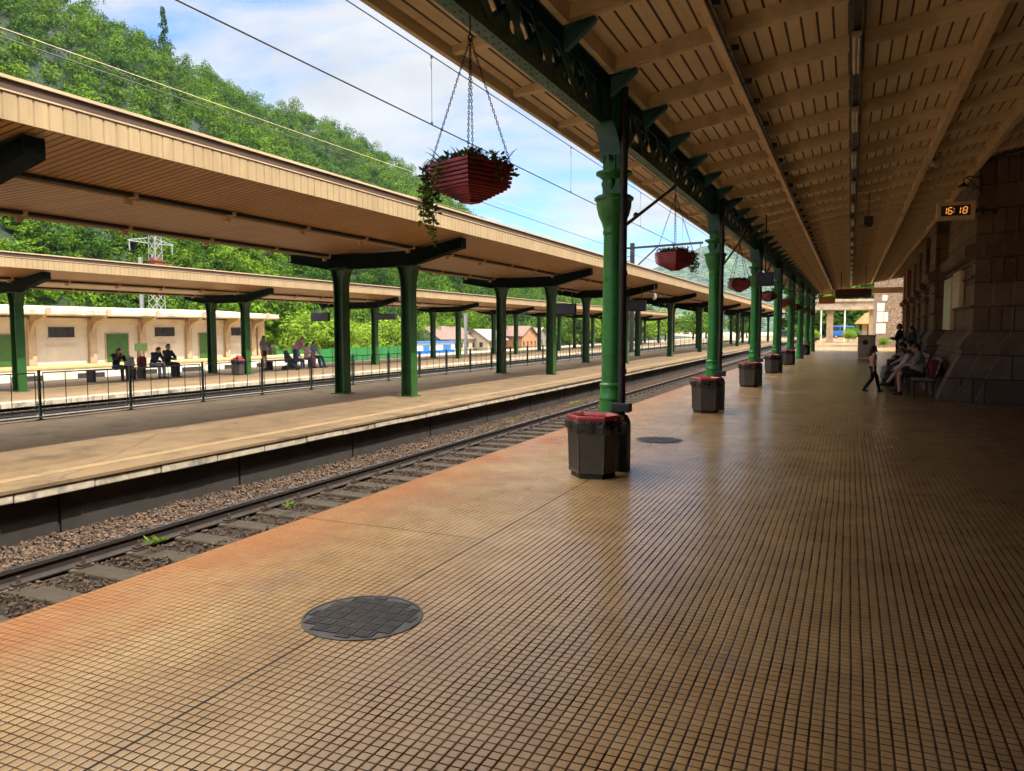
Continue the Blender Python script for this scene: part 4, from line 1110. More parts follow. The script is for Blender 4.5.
mb = MB(); mb.bx(-44.62,-44.57,37.8,38.8,.10,.62); mb.build('panel', M['signgreen'], t)
mb = MB(); mb.bx(-44.63,-44.58,38.0,38.06,-.66,.10); mb.bx(-44.63,-44.58,38.5,38.56,-.66,.10); mb.build('leg', M['fence'], t)
# green netting fence
t = thing('netting_fence', 'bright green netting fence stretched beside the goods shed', 'fence', (-48,65,-2))
ys = [54.2+2.2*k for k in range(12)]
for i in range(len(ys)-1):
    mb = MB(); x0 = -46.6-.12*i; n = 6
    vs = []
    for k in range(n+1):
        y = ys[i]+2.2*k/n; sag = .05*math.sin(math.pi*k/n); xx = x0-.12*k/n+.05*noise.noise((y*1.7,1,2))
        vs += [(xx,y,gz_(xx,0)), (xx,y,gz_(xx,0)+1.75-sag), (xx-.012,y,gz_(xx,0)+1.75-sag), (xx-.012,y,gz_(xx,0))]
    rings = [vs[4*k:4*k+4] for k in range(n+1)]; mb.rings(rings); mb.build('netting', M['netting'], t)
for i, y in enumerate(ys):
    mb = MB(); x0 = -46.52-.12*i; mb.tube((x0,y,gz_(x0,0)-.05),(x0,y,gz_(x0,0)+1.85),.035,None,6); mb.build('fence_post', M['door'], t)
# village houses
def house(label, x, y, lx, ly, h, rh, wm, rm, along='y', z=-4.45):
    t = thing('house', label, 'house', (x,y,z))
    mb = MB(); mb.bx(x-lx/2,x+lx/2,y-ly/2,y+ly/2,z,z+h)
    if along == 'y': mb.prism([(x-lx/2,z+h),(x+lx/2,z+h),(x,z+h+rh)], 'y', y-ly/2, y+ly/2)
    else: mb.prism([(y-ly/2,z+h),(y+ly/2,z+h),(y,z+h+rh)], 'x', x-lx/2, x+lx/2)
    mb.build('wall', wm, t)
    mb = MB(); e = .6
    def rf(c, w):
        k = rh/(w/2)
        return [(c-w/2-e, z+h-e*k+.06),(c, z+h+rh+.06),(c+w/2+e, z+h-e*k+.06),(c+w/2+e, z+h-e*k+.26),(c, z+h+rh+.28),(c-w/2-e, z+h-e*k+.26)]
    if along == 'y': mb.prism(rf(x,lx), 'y', y-ly/2-e, y+ly/2+e)
    else: mb.prism(rf(y,ly), 'x', x-lx/2-e, x+lx/2+e)
    mb.build('roof', rm, t)
    nw = max(2,int(ly/3))
    for k in range(nw):
        yy = y-ly/2+ly*(k+.5)/nw
        mb = MB(); mb.bx(x+lx/2+.002,x+lx/2+.04,yy-.5,yy+.5,z+1.2,z+2.5); w = mb.build('window', M['glassdark'], t)
    for k in range(2):
        xx = x-lx/2+lx*(k+.5)/2
        mb = MB(); mb.bx(xx-.5,xx+.5,y-ly/2-.04,y-ly/2-.002,z+1.2,z+2.5); mb.build('window', M['glassdark'], t)
    return t
house('pale house with a long brown tiled roof behind the blue building', -97, 176, 10, 20, 3.6, 2.9, M['housewall'], M['brownroof'])
house('low cream house with a greyish brown roof among the trees', -92, 191, 8, 12, 3.2, 2.6, M['housewall'], M['greyroof'])
house('orange gabled house with a brown roof', -92, 213, 9, 12, 4.0, 2.7, M['houseorange'], M['brownroof'], 'x')
house('grey gabled house with a pale roof, beside the orange one', -96, 232, 10, 11, 3.8, 2.5, M['greyroof'], M['greyroof'], 'x')
t = thing('blue_building', 'low blue and white building with a flat roof', 'building', (-92,160,-4.45))
mb = MB(); mb.bx(-96,-90,150.5,170,-4.45,-1.7); mb.build('wall', M['paper'], t)
mb = MB(); mb.bx(-89.998,-89.95,150.6,169.9,-4.44,-3.4); mb.bx(-89.998,-89.95,154.5,157.5,-3.39,-2.2); mb.bx(-89.998,-89.95,164,168,-3.39,-2.2); mb.build('blue_panel', M['blue'], t)
mb = MB(); mb.bx(-96.3,-89.6,150.2,170.3,-1.698,-1.35); mb.build('roof', M['blue'], t)
# ------------------------------------------------------------------ masts, wires
def lattice_mast(mb, x, y, z0, z1, w0, w1, n=9):
    for sx in (-1,1):
        for sy in (-1,1): mb.beam((x+sx*w0/2,y+sy*w0/2,z0),(x+sx*w1/2,y+sy*w1/2,z1),.06,.06)
    for k in range(n):
        a, b = k/n, (k+1)/n
        wa, wb = w0+(w1-w0)*a, w0+(w1-w0)*b; za, zb = z0+(z1-z0)*a, z0+(z1-z0)*b
        for sx in (-1,1):
            mb.beam((x+sx*wa/2,y-wa/2,za),(x+sx*wb/2,y+wb/2,zb),.042,.042); mb.beam((x+sx*wa/2,y+wa/2,za),(x+sx*wb/2,y-wb/2,zb),.042,.042)
            mb.beam((x-wa/2,y+sx*wa/2,za),(x+wb/2,y+sx*wb/2,zb),.042,.042); mb.beam((x+wa/2,y+sx*wa/2,za),(x-wb/2,y+sx*wb/2,zb),.042,.042)
t = thing('lattice_pylon', 'white lattice pylon with cross arms and a red band, behind the goods shed', 'pylon', (-70,61.9,-3.3))
mb = MB(); lattice_mast(mb, -70, 62.4, -3.4, 13.5, 1.45, .8, 15); mb.build('tower', M['masts'], t)
mb = MB()
for z, L in ((10.9,3.0),):
    for s in (-1,1):
        mb.beam((-70,61.9+s*.5,z+.55),(-70,61.9+s*L,z+.1),.09,.09); mb.beam((-70,61.9+s*.5,z),(-70,61.9+s*L,z+.05),.09,.09)
        for k in range(4):
            q = .6+k*(L-1)/4; mb.beam((-70,61.9+s*q,z),(-70,61.9+s*(q+.5),z+.45-.1*k),.05,.05)
        mb.tube((-70,61.9+s*(L-.2),z),(-70,61.9+s*(L-.2),z-1.0),.06)
mb.build('cross_arm', M['masts'], t)
mb = MB(); mb.bx(-70.55,-69.45,61.85,62.95,8.5,9.0); mb.bx(-70.7,-69.3,61.7,63.1,9.002,9.12); mb.bx(-70.45,-69.55,61.95,62.85,9.125,9.4); mb.beam((-70,60.2,8.4),(-70,64.7,8.8),.12,.12); mb.tube((-70,64.6,8.8),(-70,64.6,7.8),.06); mb.build('red_band', mat('red_band', (.22,.07,.04), (.16,.05,.03), .6), t)
def mast(label, x, y, z, h, w):
    t = thing('catenary_mast', label, 'mast', (x,y,z), group='overhead line masts')
    mb = MB(); mb.bx(x-w,x+w,y-w,y-w+.03,z,z+h); mb.bx(x-w,x+w,y+w-.03,y+w,z,z+h); mb.bx(x-.02,x+.02,y-w+.031,y+w-.031,z,z+h); mb.build('pole', M['masts'], t)
    return t
mast('white mast beside the lattice pylon', -62, 53.5, -2.8, 11.2, .13)
mast('pale mast standing left of the blue building', -45, 74.5, -2, 9.5, .20)
mast('thin grey mast under the far canopy, between its green posts', -29.8, 58.3, -1.2, 4.1, .11)
t = thing('catenary_gantry', 'dark steel catenary bracket above the canopies, behind the second basket', 'gantry', (-16.9,60,-.6))
mb = MB(); mb.bx(-16.05,-15.75,59.85,60.15,-.6,8.35); mb.build('pole', M['iron'], t)
mb = MB(); mb.beam((-16.6,60,7.95),(-10.4,60,8.15),.14,.16); mb.beam((-15.9,60,6.2),(-13.9,60,8.0),.09,.09); mb.build('bracket_arm', M['iron'], t)
mb = MB(); mb.beam((-10.6,60,8.1),(-10.6,60,5.3),.12,.12); mb.beam((-10.6,60,6.6),(-9.2,60,7.3),.06,.06); mb.beam((-10.6,60,5.5),(-8.9,60,5.9),.05,.05); mb.build('dropper_frame', M['masts'], t)
mb = MB()
for z in (6.6,6.95,7.3): mb.beam((-17.2,60,z),(-16.0,60,z),.05,.05)
mb.beam((-17.9,60,6.2),(-15.9,60,6.25),.042,.042); mb.build('insulator_arm', M['iron'], t)
def wire(mb, x, z, y0, y1, r, sag=0.0, span=60):
    pts = []
    n = int((y1-y0)/4)
    for k in range(n+1):
        y = y0+(y1-y0)*k/n; q = ((y+20) % span)/span; pts.append((x, y, z-sag*4*q*(1-q)))
    mb.path(pts, r, 5, cap=False)
t = thing('overhead_line', 'contact wire and carrier wire with droppers above the near track', 'overhead line', (-5.9,20,4.7))
mb = MB(); wire(mb,-5.9,4.69,-14,148,.011); mb.build('contact_wire', M['iron'], t)
mb = MB(); wire(mb,-5.9,5.71,-14,148,.0095); mb.build('carrier_wire', M['iron'], t)
for k in range(-3,18):
    y = 10.45+6.36*k; mb = MB(); mb.tube((-5.9,y,4.69),(-5.9,y,5.71),.004,None,5); mb.box((-5.9,y,4.71),(.02,.03,.04)); mb.box((-5.9,y,5.69),(.02,.03,.05)); mb.path([(-5.9,y,5.66),(-5.9,y-.04,5.6),(-5.9,y,5.5)],.004,4); mb.build('dropper', M['iron'], t)
t = thing('overhead_line', 'single feeder wire strung above the middle canopy', 'overhead line', (-13,20,6.4))
mb = MB(); wire(mb,-13,6.42,-14,148,.012); mb.build('wire', M['iron'], t)
t = thing('overhead_line', 'thin pale pair of wires crossing in front of the wooded hill', 'overhead line', (-15.1,20,7.5))
mb = MB(); wire(mb,-15.1,7.62,-14,148,.007,.25,60); wire(mb,-17.4,7.45,-14,148,.006,.3,60); mb.build('wire', M['pipe'], t)

# ------------------------------------------------------------------ vegetation
def leafmesh(name, P, N, S, T, mat_, extra=None):
    """P centres (n,3), N normals, S sizes, T tints: one mesh of leaf-shaped quads"""
    n = len(P); rs = np.random.RandomState(n % 9973)
    a = rs.normal(size=(n,3)); u = np.cross(N, a); u /= np.linalg.norm(u,axis=1,keepdims=True)+1e-9
    w = np.cross(N, u); s = S[:,None]
    q = np.stack([P-u*s, P-w*s*.55+N*s*.12, P+u*s, P+w*s*.55+N*s*.12], 1).reshape(-1,3)
    me = bpy.data.meshes.new(name)
    me.vertices.add(4*n); me.vertices.foreach_set('co', q.astype(np.float32).ravel())
    me.loops.add(4*n); me.loops.foreach_set('vertex_index', np.arange(4*n, dtype=np.int32))
    me.polygons.add(n); me.polygons.foreach_set('loop_start', np.arange(0,4*n,4,dtype=np.int32))
    me.update(calc_edges=True)
    at = me.attributes.new('tint','FLOAT','POINT'); at.data.foreach_set('value', np.repeat(np.clip(T,0,1),4).astype(np.float32))
    me.materials.append(mat_); return me
def crown(seed, nl, per, flat=1.0, conic=False):
    """leaf centres on many overlapping lobes of a unit crown (radius 1, height ~2, base at 0)"""
    rs = np.random.RandomState(seed); P=[];N=[];T=[]
    for k in range(nl):
        if conic:
            h = k/nl; r = (1-h)*.9*np.sqrt(rs.rand()); a = rs.rand()*6.283; c = np.array([r*np.cos(a), r*np.sin(a), .1+2.3*h]); lr = .16+.22*(1-h)
        else:
            d = rs.normal(size=3); d /= np.linalg.norm(d); rr = rs.rand()**.33*.72
            c = np.array([d[0]*rr, d[1]*rr, 1.0+d[2]*rr*1.05]); lr = .26+.20*rs.rand()
            if c[2] < .45: c[2] = .45+.3*rs.rand()
        d = rs.normal(size=(per,3)); d[:,2] = np.abs(d[:,2])*1.0-.35; d /= np.linalg.norm(d,axis=1,keepdims=True)
        rad_ = lr*(.72+.38*rs.rand(per,1)); p = c+d*rad_*np.array([1,1,.8*flat]); P.append(p)
        nn = d+rs.normal(size=(per,3))*.32+np.array([0,0,.30]); N.append(nn/np.linalg.norm(nn,axis=1,keepdims=True))
        T.append(np.full(per, .25+.5*rs.rand())+rs.normal(size=per)*.08)
    return np.concatenate(P), np.concatenate(N), np.concatenate(T)
# wooded hill
CREST = [(-50,104),(147,101),(178,97),(203,93),(239,86.5),(268,90),(303,88),(341,84),(355,77),(381,71),(430,46),(480,22),(560,0)]
def crest(y):
    for (a,b),(c,d) in zip(CREST[:-1],CREST[1:]):
        if a <= y <= c: return b+(d-b)*(y-a)/(c-a)
    return 0 if y > 560 else 104
def hillz(x, y):
    s = (-x-96)/(222-96)
    c = crest(y)
    if s <= 0: return -4.45
    sh = s if s < 1 else 1-(s-1)*.5
    return -4.45+(c+4.45)*sh+5*noise.noise((x*.022,y*.022,2.0))*min(1,s*3)*(1-abs(min(s,1)-.5)*1.2)
mb = MB(); gx = [-96-4.5*i for i in range(42)]; gy = [-40+8*j for j in range(78)]
for y in gy:
    for x in gx: mb.v.append((x,y,hillz(x,y)-.05 if x < -96 else -4.6))
for j in range(len(gy)-1):
    for i in range(len(gx)-1): a = j*len(gx)+i; mb.f.append((a,a+len(gx),a+len(gx)+1,a+1))
structure('hill', mb, M['hill'], recalc=False, smooth='all')
VAR = [crown(100+k, 14, 46) for k in range(7)]; CON = crown(55, 26, 22, conic=True)
def forest(name, spots, label=None):
    P=[];N=[];S=[];T=[]
    for (x,y,z,r,h,tint,v,ls) in spots:
        p,n,t = CON if v < 0 else VAR[v % 7]
        a = R_.uniform(0,6.283); ca,sa = math.cos(a),math.sin(a)
        q = p.copy(); q[:,0],q[:,1] = (p[:,0]*ca-p[:,1]*sa)*r,(p[:,0]*sa+p[:,1]*ca)*r; q[:,2] = p[:,2]*h*.5
        m = n.copy(); m[:,0],m[:,1] = n[:,0]*ca-n[:,1]*sa, n[:,0]*sa+n[:,1]*ca
        P.append(q+np.array([x,y,z])); N.append(m); S.append(np.full(len(p), ls)*np.random.RandomState(int(x*7+y*3)%9999).uniform(.7,1.3,len(p))); T.append(t*.45+tint)
    me = leafmesh(name, np.concatenate(P), np.concatenate(N), np.concatenate(S), np.concatenate(T), M['forest'])
    o = bpy.data.objects.new(name, me); COL.objects.link(o); return tag(o, kind='stuff')
sp = []
y = 20.0
while y < 500:
    x = -97.0
    while x > -236:
        X, Y = x+R_.uniform(-3.2,3.2), y+R_.uniform(-3.2,3.2)
        if Y > .38*(-X)-6 and Y < 4.2*(-X):
            r = R_.uniform(3.0,4.7); h = r*R_.uniform(2.4,3.3)
            tt = .14+.55*noise.noise((X*.03,Y*.03,5))+R_.uniform(-.22,.34)
            sp.append((X,Y,hillz(X,Y)-.8,r,h,tt,R_.randint(0,6),.33 if X < -120 else .27))
        x -= 5.9
    y += 5.9
for k in range(900):   # undergrowth between the crowns
    X = -97-70*R_.random()**1.5; Y = R_.uniform(20,480)
    if Y > .38*(-X)-6 and Y < 4.2*(-X):
        r = R_.uniform(1.8,3.0); sp.append((X,Y,hillz(X,Y)-.8,r,r*R_.uniform(1.3,2.0),.3+.42*noise.noise((X*.05,Y*.05,9))+R_.uniform(-.2,.25),R_.randint(0,6),.3))
for k in range(700):
    X = -96-26*R_.random(); Y = R_.uniform(25,330)
    if Y > .38*(-X)-6 and Y < 4.2*(-X):
        r = R_.uniform(1.6,2.6); sp.append((X,Y,hillz(X,Y)-.7,r,r*R_.uniform(1.3,2.0),.3+.42*noise.noise((X*.05,Y*.05,9))+R_.uniform(-.2,.25),R_.randint(0,6),.27))
sp.append((-219,201.5,crest(201)-1,3.6,16,-.25,-1,.5))
forest('hill_forest', sp)
# wood beyond the platform end
def h2(x, y): return -.3+max(0,(y-185))*.22+max(0,abs(x-10)-60)*.06
mb = MB(); gx = [-15+10*i for i in range(24)]; gy = [176+10*j for j in range(24)]
for y in gy:
    for x in gx: mb.v.append((x,y,h2(x,y)))
for j in range(len(gy)-1):
    for i in range(len(gx)-1): a = j*len(gx)+i; mb.f.append((a,a+1,a+len(gx)+1,a+len(gx)))
structure('valley_end_hill', mb, M['hill'], recalc=False, smooth='all')
sp = []
for k in range(330):
    Y = 178+200*R_.random()**1.3; X = R_.uniform(-17,46)*(Y/230)
    if X < -70: continue
    r = R_.uniform(3,4.8); sp.append((X,Y,h2(X,Y)-.6,r,r*R_.uniform(2.0,2.7),.02+R_.uniform(-.1,.2),R_.randint(0,6) if R_.random() < .7 else -1,.6))
forest('valley_end_wood', sp)
# far mountain
MT = [(-520,10),(-420,40),(-330,72),(-306,88),(-268,106),(-228,119),(-213,129),(-176,138),(-125,125),(-83,112),(0,112),(150,120),(300,110),(520,70),(700,20)]
def mt(x):
    for (a,b),(c,d) in zip(MT[:-1],MT[1:]):
        if a <= x <= c: return b+(d-b)*(x-a)/(c-a)
    return 5
mb = MB(); gx = [-520+8*i for i in range(150)]; gy = [820+12*j for j in range(46)]
for y in gy:
    s = min(1,max(0,(y-840)/360)); s2 = s if y <= 1200 else 1-(y-1200)/300
    for x in gx:
        z = mt(x*1200/y if y < 1200 else x)*s2+14*noise.noise((x*.012,y*.012,1))*s*(1-s)*2.2+3.2*noise.noise((x*.09,y*.09,1))*s
        mb.v.append((x*1.8,y*1.8,(z-3)*1.8+.5))
for j in range(len(gy)-1):
    for i in range(len(gx)-1): a = j*len(gx)+i; mb.f.append((a,a+1,a+len(gx)+1,a+len(gx)))
structure('far_mountain', mb, M['mount'], recalc=False, smooth='all')

# individual trees and shrubs behind the tracks
def treemesh(seed, nl, per, leaf, m):
    p,n,t = crown(seed, nl, per); rs = np.random.RandomState(seed)
    return leafmesh('crown', p, n, rs.uniform(.7,1.3,len(p))*leaf, t, m)
TM = {('b',k): treemesh(200+k, 34, 80, .062, M['leafbright']) for k in range(3)}
TM.update({('d',k): treemesh(300+k, 38, 80, .06, M['leafdark']) for k in range(3)})
TM.update({('m',k): treemesh(400+k, 36, 80, .06, M['forest']) for k in range(3)})
def trunkmesh(seed):
    rnd = random.Random(seed); mb = MB()
    mb.path([(0,0,-.1),(.01,.02,.25),(-.02,.01,.55),(.02,0,1.1),(0,.03,1.5)],[.075,.055,.045,.028,.01],8)
    for k in range(6):
        a = rnd.uniform(0,6.28); z = rnd.uniform(.3,1.0)
        mb.path([(0,0,z),(.25*math.cos(a),.25*math.sin(a),z+.22),(.55*math.cos(a),.55*math.sin(a),z+.5)],[.03,.02,.006],6)
    me = mb.mesh('trunk'); me.materials.append(M['bark']); return me
TK = [trunkmesh(k) for k in range(3)]
def tree(label, x, y, r, h, kind, k, z=None, name='tree', cat='tree', group=None):
    z = gz_(x,y) if z is None else z
    t = thing(name, label, cat, (x,y,z), R_.uniform(0,6.28), group)
    c = bpy.data.objects.new('crown', TM[(kind,k%3)]); COL.objects.link(c); c.parent = t; c.scale = (r,r,h*.5); 
    q = bpy.data.objects.new('trunk', TK[k%3]); COL.objects.link(q); q.parent = t; q.scale = (r*.8,r*.8,h*.5)
    return t
tree('tall bright green bush behind the green netting fence', -58, 73, 3.6, 6.6, 'b', 0, name='shrub', cat='bush')
tree('pale yellow green bush just right of the standing woman in the distance', -55, 75.5, 3.2, 5.6, 'b', 1, name='shrub', cat='bush')
tree('bright bush at the end of the netting fence', -58, 84, 3.2, 5.2, 'b', 2, name='shrub', cat='bush')
tree('dark leafy tree rising behind the bright bushes', -75, 86, 6.0, 13, 'm', 0)
tree('broad green tree over the end of the shed roof', -72, 75, 5.5, 11, 'm', 1)
tree('bright bush seen between two posts left of the blue building', -64, 100, 4.2, 6.8, 'b', 0, name='shrub', cat='bush')
tree('rounded pale bush close to the blue building', -78, 124, 3.8, 6.2, 'b', 1, name='shrub', cat='bush')
tree('dark tree behind the blue building', -104, 158, 7, 15, 'd', 0)
tree('dark tree behind the long brown roof', -110, 181, 7.5, 16, 'd', 1)
tree('mid green tree between the two brown roofs', -100, 200, 6, 11.5, 'm', 2)
tree('tall green tree left of the orange house', -96, 203, 5, 14, 'm', 0)
tree('dark tree behind the orange house', -108, 222, 8, 17, 'd', 2)
tree('tall dark tree behind the grey gabled house', -105, 243, 8, 18, 'd', 0)
tree('broad tree beyond the grey gabled house', -88, 262, 8, 15, 'm', 1)
tree('bright tree seen left of the nearest green column', -72, 236, 6, 10, 'b', 2)
tree('yellow green tree under the far canopy, right of the nearest column', -58, 206, 5, 9.5, 'b', 0)
tree('rounded bright tree farther under the far canopy', -52, 226, 5, 9, 'b', 1)
tree('dark tree standing behind the bright trees', -66, 262, 8, 16, 'd', 1)
tree('green tree between the far posts', -38, 214, 5, 9, 'm', 2)
tree('dark conifer shaped tree near the platform end', -26, 205, 5, 11, 'd', 2)
tree('leafy tree far along the line, left of the third green column', -46, 250, 7, 10, 'm', 1)
tree('bright far tree under the far canopy edge', -66, 300, 8, 13, 'b', 2)
tree('dark far tree between the thin posts', -84, 330, 10, 17, 'd', 1)
tree('mid green far tree beyond the last far posts', -58, 345, 9, 13, 'm', 0)
tree('pale far tree low beyond the middle canopy', -36, 290, 7, 9, 'b', 0)
tree('small mid green far tree beside the line', -30, 255, 5, 8, 'm', 2)
tree('small bright shrub by the pavilion pillar', -.2, 109, 1.0, 1.7, 'b', 0, z=0, name='shrub', cat='bush')
tree('low shrub left of the pavilion', -4.6, 111, 1.3, 1.7, 'b', 1, z=0, name='shrub', cat='bush')
tree('bluish green shrub in front of the blue van', .6, 126, 1.3, 2.2, 'm', 2, z=0, name='shrub', cat='bush')
tree('bright low shrub at the foot of the rubble wall', 2.75, 74.9, .55, .95, 'b', 2, z=0, name='shrub', cat='bush')
tree('green shrub by the lamp posts', -7.5, 128, 1.8, 2.4, 'm', 1, z=0, name='shrub', cat='bush')

# thin summer air between here and the mountain
if HAZE > 0:
    mb = MB(); mb.bx(-2650, 2650, -650, 3250, -12, 300)
    tt = bpy.data.materials.new('summer_haze'); tt.use_nodes = True; n_ = tt.node_tree; n_.nodes.clear()
    o_ = n_.nodes.new('ShaderNodeOutputMaterial'); v_ = n_.nodes.new('ShaderNodeVolumePrincipled')
    v_.inputs['Color'].default_value = (.50,.74,1.0,1); v_.inputs['Density'].default_value = HAZE; v_.inputs['Anisotropy'].default_value = .2
    n_.links.new(v_.outputs[0], o_.inputs['Volume'])
    tag(mb.build('haze', tt), kind='stuff')
# ------------------------------------------------------------------ benches
def bench(label, x, y, z, L, rz, back, m='benchwood'):
    t = thing('bench', label, 'bench', (x,y,z), rz)   # local: seat runs along y, sitters face +x
    for i in range(4):
        mb = MB(); mb.bx(-.22+i*.115,-.12+i*.115,-L/2,L/2,.41,.445); mb.build('seat_plank', M[m], t, bevel=.006, world=False)
    if back:
        for i in range(3):
            mb = MB(); zz = .56+i*.13; xx = -.265-.035*i; mb.prism([(xx,zz),(xx+.028,zz-.006),(xx+.005,zz+.094),(xx-.023,zz+.10)],'y',-L/2,L/2); mb.build('back_plank', M[m], t, bevel=.005, world=False)
    for yy in (-L/2+.12, L/2-.12) if L < 2.6 else (-L/2+.12,0,L/2-.12):
        mb = MB()
        mb.beam((.19,yy,0),(.19,yy,.41),.05,.05); mb.beam((-.20,yy,0),(-.20,yy,.41),.05,.05)
        mb.beam((-.23,yy,.39),(.22,yy,.39),.05,.04)
        if back: mb.beam((-.20,yy,.40),(-.375,yy,.96),.045,.035,(1,0,0))
        else: mb.bx(-.16,.15,yy-.04,yy+.04,.0,.37)
        mb.build('leg', M['iron'], t, world=False)
    return t
BX = 1.60
bench('slatted platform bench nearest the camera, by the buttress', BX, 21.0, 0, 1.9, math.pi, True)
bench('second slatted bench behind the seated women', BX+.05, 24.6, 0, 2.2, math.pi, True)
bench('third slatted bench, farther along the station wall', BX+.1, 28.6, 0, 2.2, math.pi, True)
bench('bench of the phone reading woman on the far platform', -25.55, 20.6, P2Z, 2.0, 0, False)
bench('bench under the two men on the far platform', -25.55, 22.75, P2Z, 1.9, 0, False)
bench('bench behind the standing group on the far platform', -25.2, 30.4, P2Z, 3.4, 0, False)

# ------------------------------------------------------------------ people
def remesh(mb, vox, m, name, parent, it=2):
    me = mb.mesh('tmp'); ob = bpy.data.objects.new('tmp', me); COL.objects.link(ob)
    r = ob.modifiers.new('r','REMESH'); r.mode = 'VOXEL'; r.voxel_size = vox; r.use_smooth_shade = True
    s = ob.modifiers.new('s','SMOOTH'); s.factor = .5; s.iterations = it
    dg = bpy.context.evaluated_depsgraph_get(); dg.update()
    m2 = bpy.data.meshes.new_from_object(ob.evaluated_get(dg)); m2.name = name
    bpy.data.objects.remove(ob, do_unlink=True); bpy.data.meshes.remove(me)
    m2.materials.clear(); m2.materials.append(m)
    o = bpy.data.objects.new(name, m2); COL.objects.link(o); o.parent = parent
    m2.polygons.foreach_set('use_smooth', [True]*len(m2.polygons))
    return o
STAND = dict(pelvis=(0,0,.94), waist=(0,.01,1.08), chest=(0,.0,1.27), neck=(0,-.005,1.44), head=(0,.025,1.585),
    shL=(-.170,-.01,1.395), elL=(-.215,-.03,1.13), wrL=(-.215,.05,.89), shR=(.170,-.01,1.395), elR=(.215,-.03,1.13), wrR=(.215,.05,.89),
    hpL=(-.088,0,.90), knL=(-.095,.02,.49), anL=(-.10,-.02,.085), hpR=(.088,0,.90), knR=(.095,.02,.49), anR=(.10,-.02,.085), toL=(0,1,0), toR=(0,1,0))
SIT = dict(pelvis=(0,0,.545), waist=(0,.0,.69), chest=(0,.02,.88), neck=(0,.04,1.05), head=(0,.075,1.19),
    shL=(-.170,.03,1.0), elL=(-.22,.10,.76), wrL=(-.10,.30,.68), shR=(.170,.03,1.0), elR=(.22,.10,.76), wrR=(.10,.30,.68),
    hpL=(-.09,.03,.53), knL=(-.11,.44,.52), anL=(-.11,.46,.085), hpR=(.09,.03,.53), knR=(.11,.44,.52), anR=(.11,.46,.085), toL=(0,1,0), toR=(0,1,0))
def person(label, loc, rz, H, base, pose=None, top='c_black', bottom='c_jeans', shoes='shoe', hair='hair', long_hair=False, sleeve='short', leg='long', skirt=False, kid=False, scarf=None, vox=.0105):
    t = thing('person', label, 'person', loc, rz); s = H/1.70
    J = dict(base); J.update(pose or {})
    J = {k: Vector(v) for k, v in J.items()}
    for k in J:
        if not k.startswith('to'): J[k] = J[k]*s
    hs = s*(1.22 if kid else 1.0)
    hd = J['head']; fwd = Vector(pose['look']).normalized() if pose and 'look' in pose else Vector((0,1,0))
    zc = (hd-J['neck']).normalized(); xr = fwd.cross(zc).normalized(); yc = zc.cross(xr)
    HM = Matrix((xr, yc, zc)).transposed()
    def torso(mb, e, full=True):
        sp = (J['chest']-J['pelvis']).normalized(); sx = (J['shR']-J['shL']).normalized(); sy = sp.cross(sx).normalized()
        B = Matrix((sx, sy, sp)).transposed()
        mb.ell(J['pelvis'], ((.150)*s+e, .112*s+e, .115*s+e), 14, 10, B); mb.ell(J['waist'], (.132*s+e, .100*s+e, .16*s+e), 14, 10, B)
        mb.ell(J['chest'], (.158*s+e, .112*s+e, .18*s+e), 14, 10, B)
        mb.cap(J['shL']*.92+J['neck']*.08-Vector((0,0,.01*s)), J['shR']*.92+J['neck']*.08-Vector((0,0,.01*s)), .056*s+e, .056*s+e)
        mb.cap(J['chest']+(J['neck']-J['chest'])*.45, J['neck'], .085*s+e, .058*s+e*.5)
    # body
    mb = MB(); torso(mb, 0)
    mb.cap(J['neck']-zc*.02*s, hd-zc*.04*hs, .051*s, .048*s)
    mb.ell(hd, (.073*hs, .092*hs, .112*hs), 16, 12, HM)
    mb.ell(hd+HM@Vector((0,.030,-.052))*hs, (.052*hs,.058*hs,.058*hs), 12, 8, HM)
    mb.cap(hd+HM@Vector((0,.088,.012))*hs, hd+HM@Vector((0,.104,-.022))*hs, .009*hs, .015*hs, 8)
    for q in (-1,1): mb.ell(hd+HM@Vector((q*.073,-.005,-.01))*hs, (.010*hs,.020*hs,.030*hs), 8, 6, HM)
    for S in 'LR':
        sh, el, wr = J['sh'+S], J['el'+S], J['wr'+S]
        mb.cap(sh, el, .049*s, .038*s); mb.cap(el, wr, .039*s, .026*s)
        d = (wr-el).normalized(); u = d.cross(Vector((0,0,1)) if abs(d.z) < .85 else Vector((0,1,0))).normalized(); n = u.cross(d)
        pc = wr+d*.048*s; PM = Matrix((u, n, d)).transposed()
        mb.ell(pc, (.038*s,.018*s,.052*s), 10, 8, PM)
        sg = -1 if S == 'L' else 1
        for i, (off, ln) in enumerate(((-.028,.062),(-.009,.074),(.010,.070),(.028,.054))):
            b = wr+d*.086*s+u*off*s; k1 = b+(d*.6-n*.25)*ln*.62*s; mb.cap(b, k1, .0095*s, .009*s, 8); mb.cap(k1, k1+(d*.35-n*.45)*ln*.55*s, .009*s, .0075*s, 8)
        b = wr+d*.03*s-u*.030*s*sg; k1 = b+(d*.7-u*.8*sg-n*.2).normalized()*.035*s; mb.cap(b, k1, .012*s, .0105*s, 8); mb.cap(k1, k1+(d*.9-n*.3).normalized()*.028*s, .0105*s, .008*s, 8)
        hp, kn, an = J['hp'+S], J['kn'+S], J['an'+S]
        mb.cap(hp, kn, .080*s, .053*s); mb.cap(kn, kn+(an-kn)*.35, .052*s, .054*s); mb.cap(kn+(an-kn)*.35, an, .054*s, .036*s)
        td = J['to'+S].normalized(); mb.cap(an-Vector((0,0,.035*s)), an+td*.12*s-Vector((0,0,.05*s)), .036*s, .026*s)
    remesh(mb, vox*.8, M['skin'], 'body', t)
    # face
    mb = MB()
    for q in (-1,1): mb.ell(hd+HM@Vector((q*.030,.083,.010))*hs, (.011*hs,.007*hs,.007*hs), 8, 6, HM)
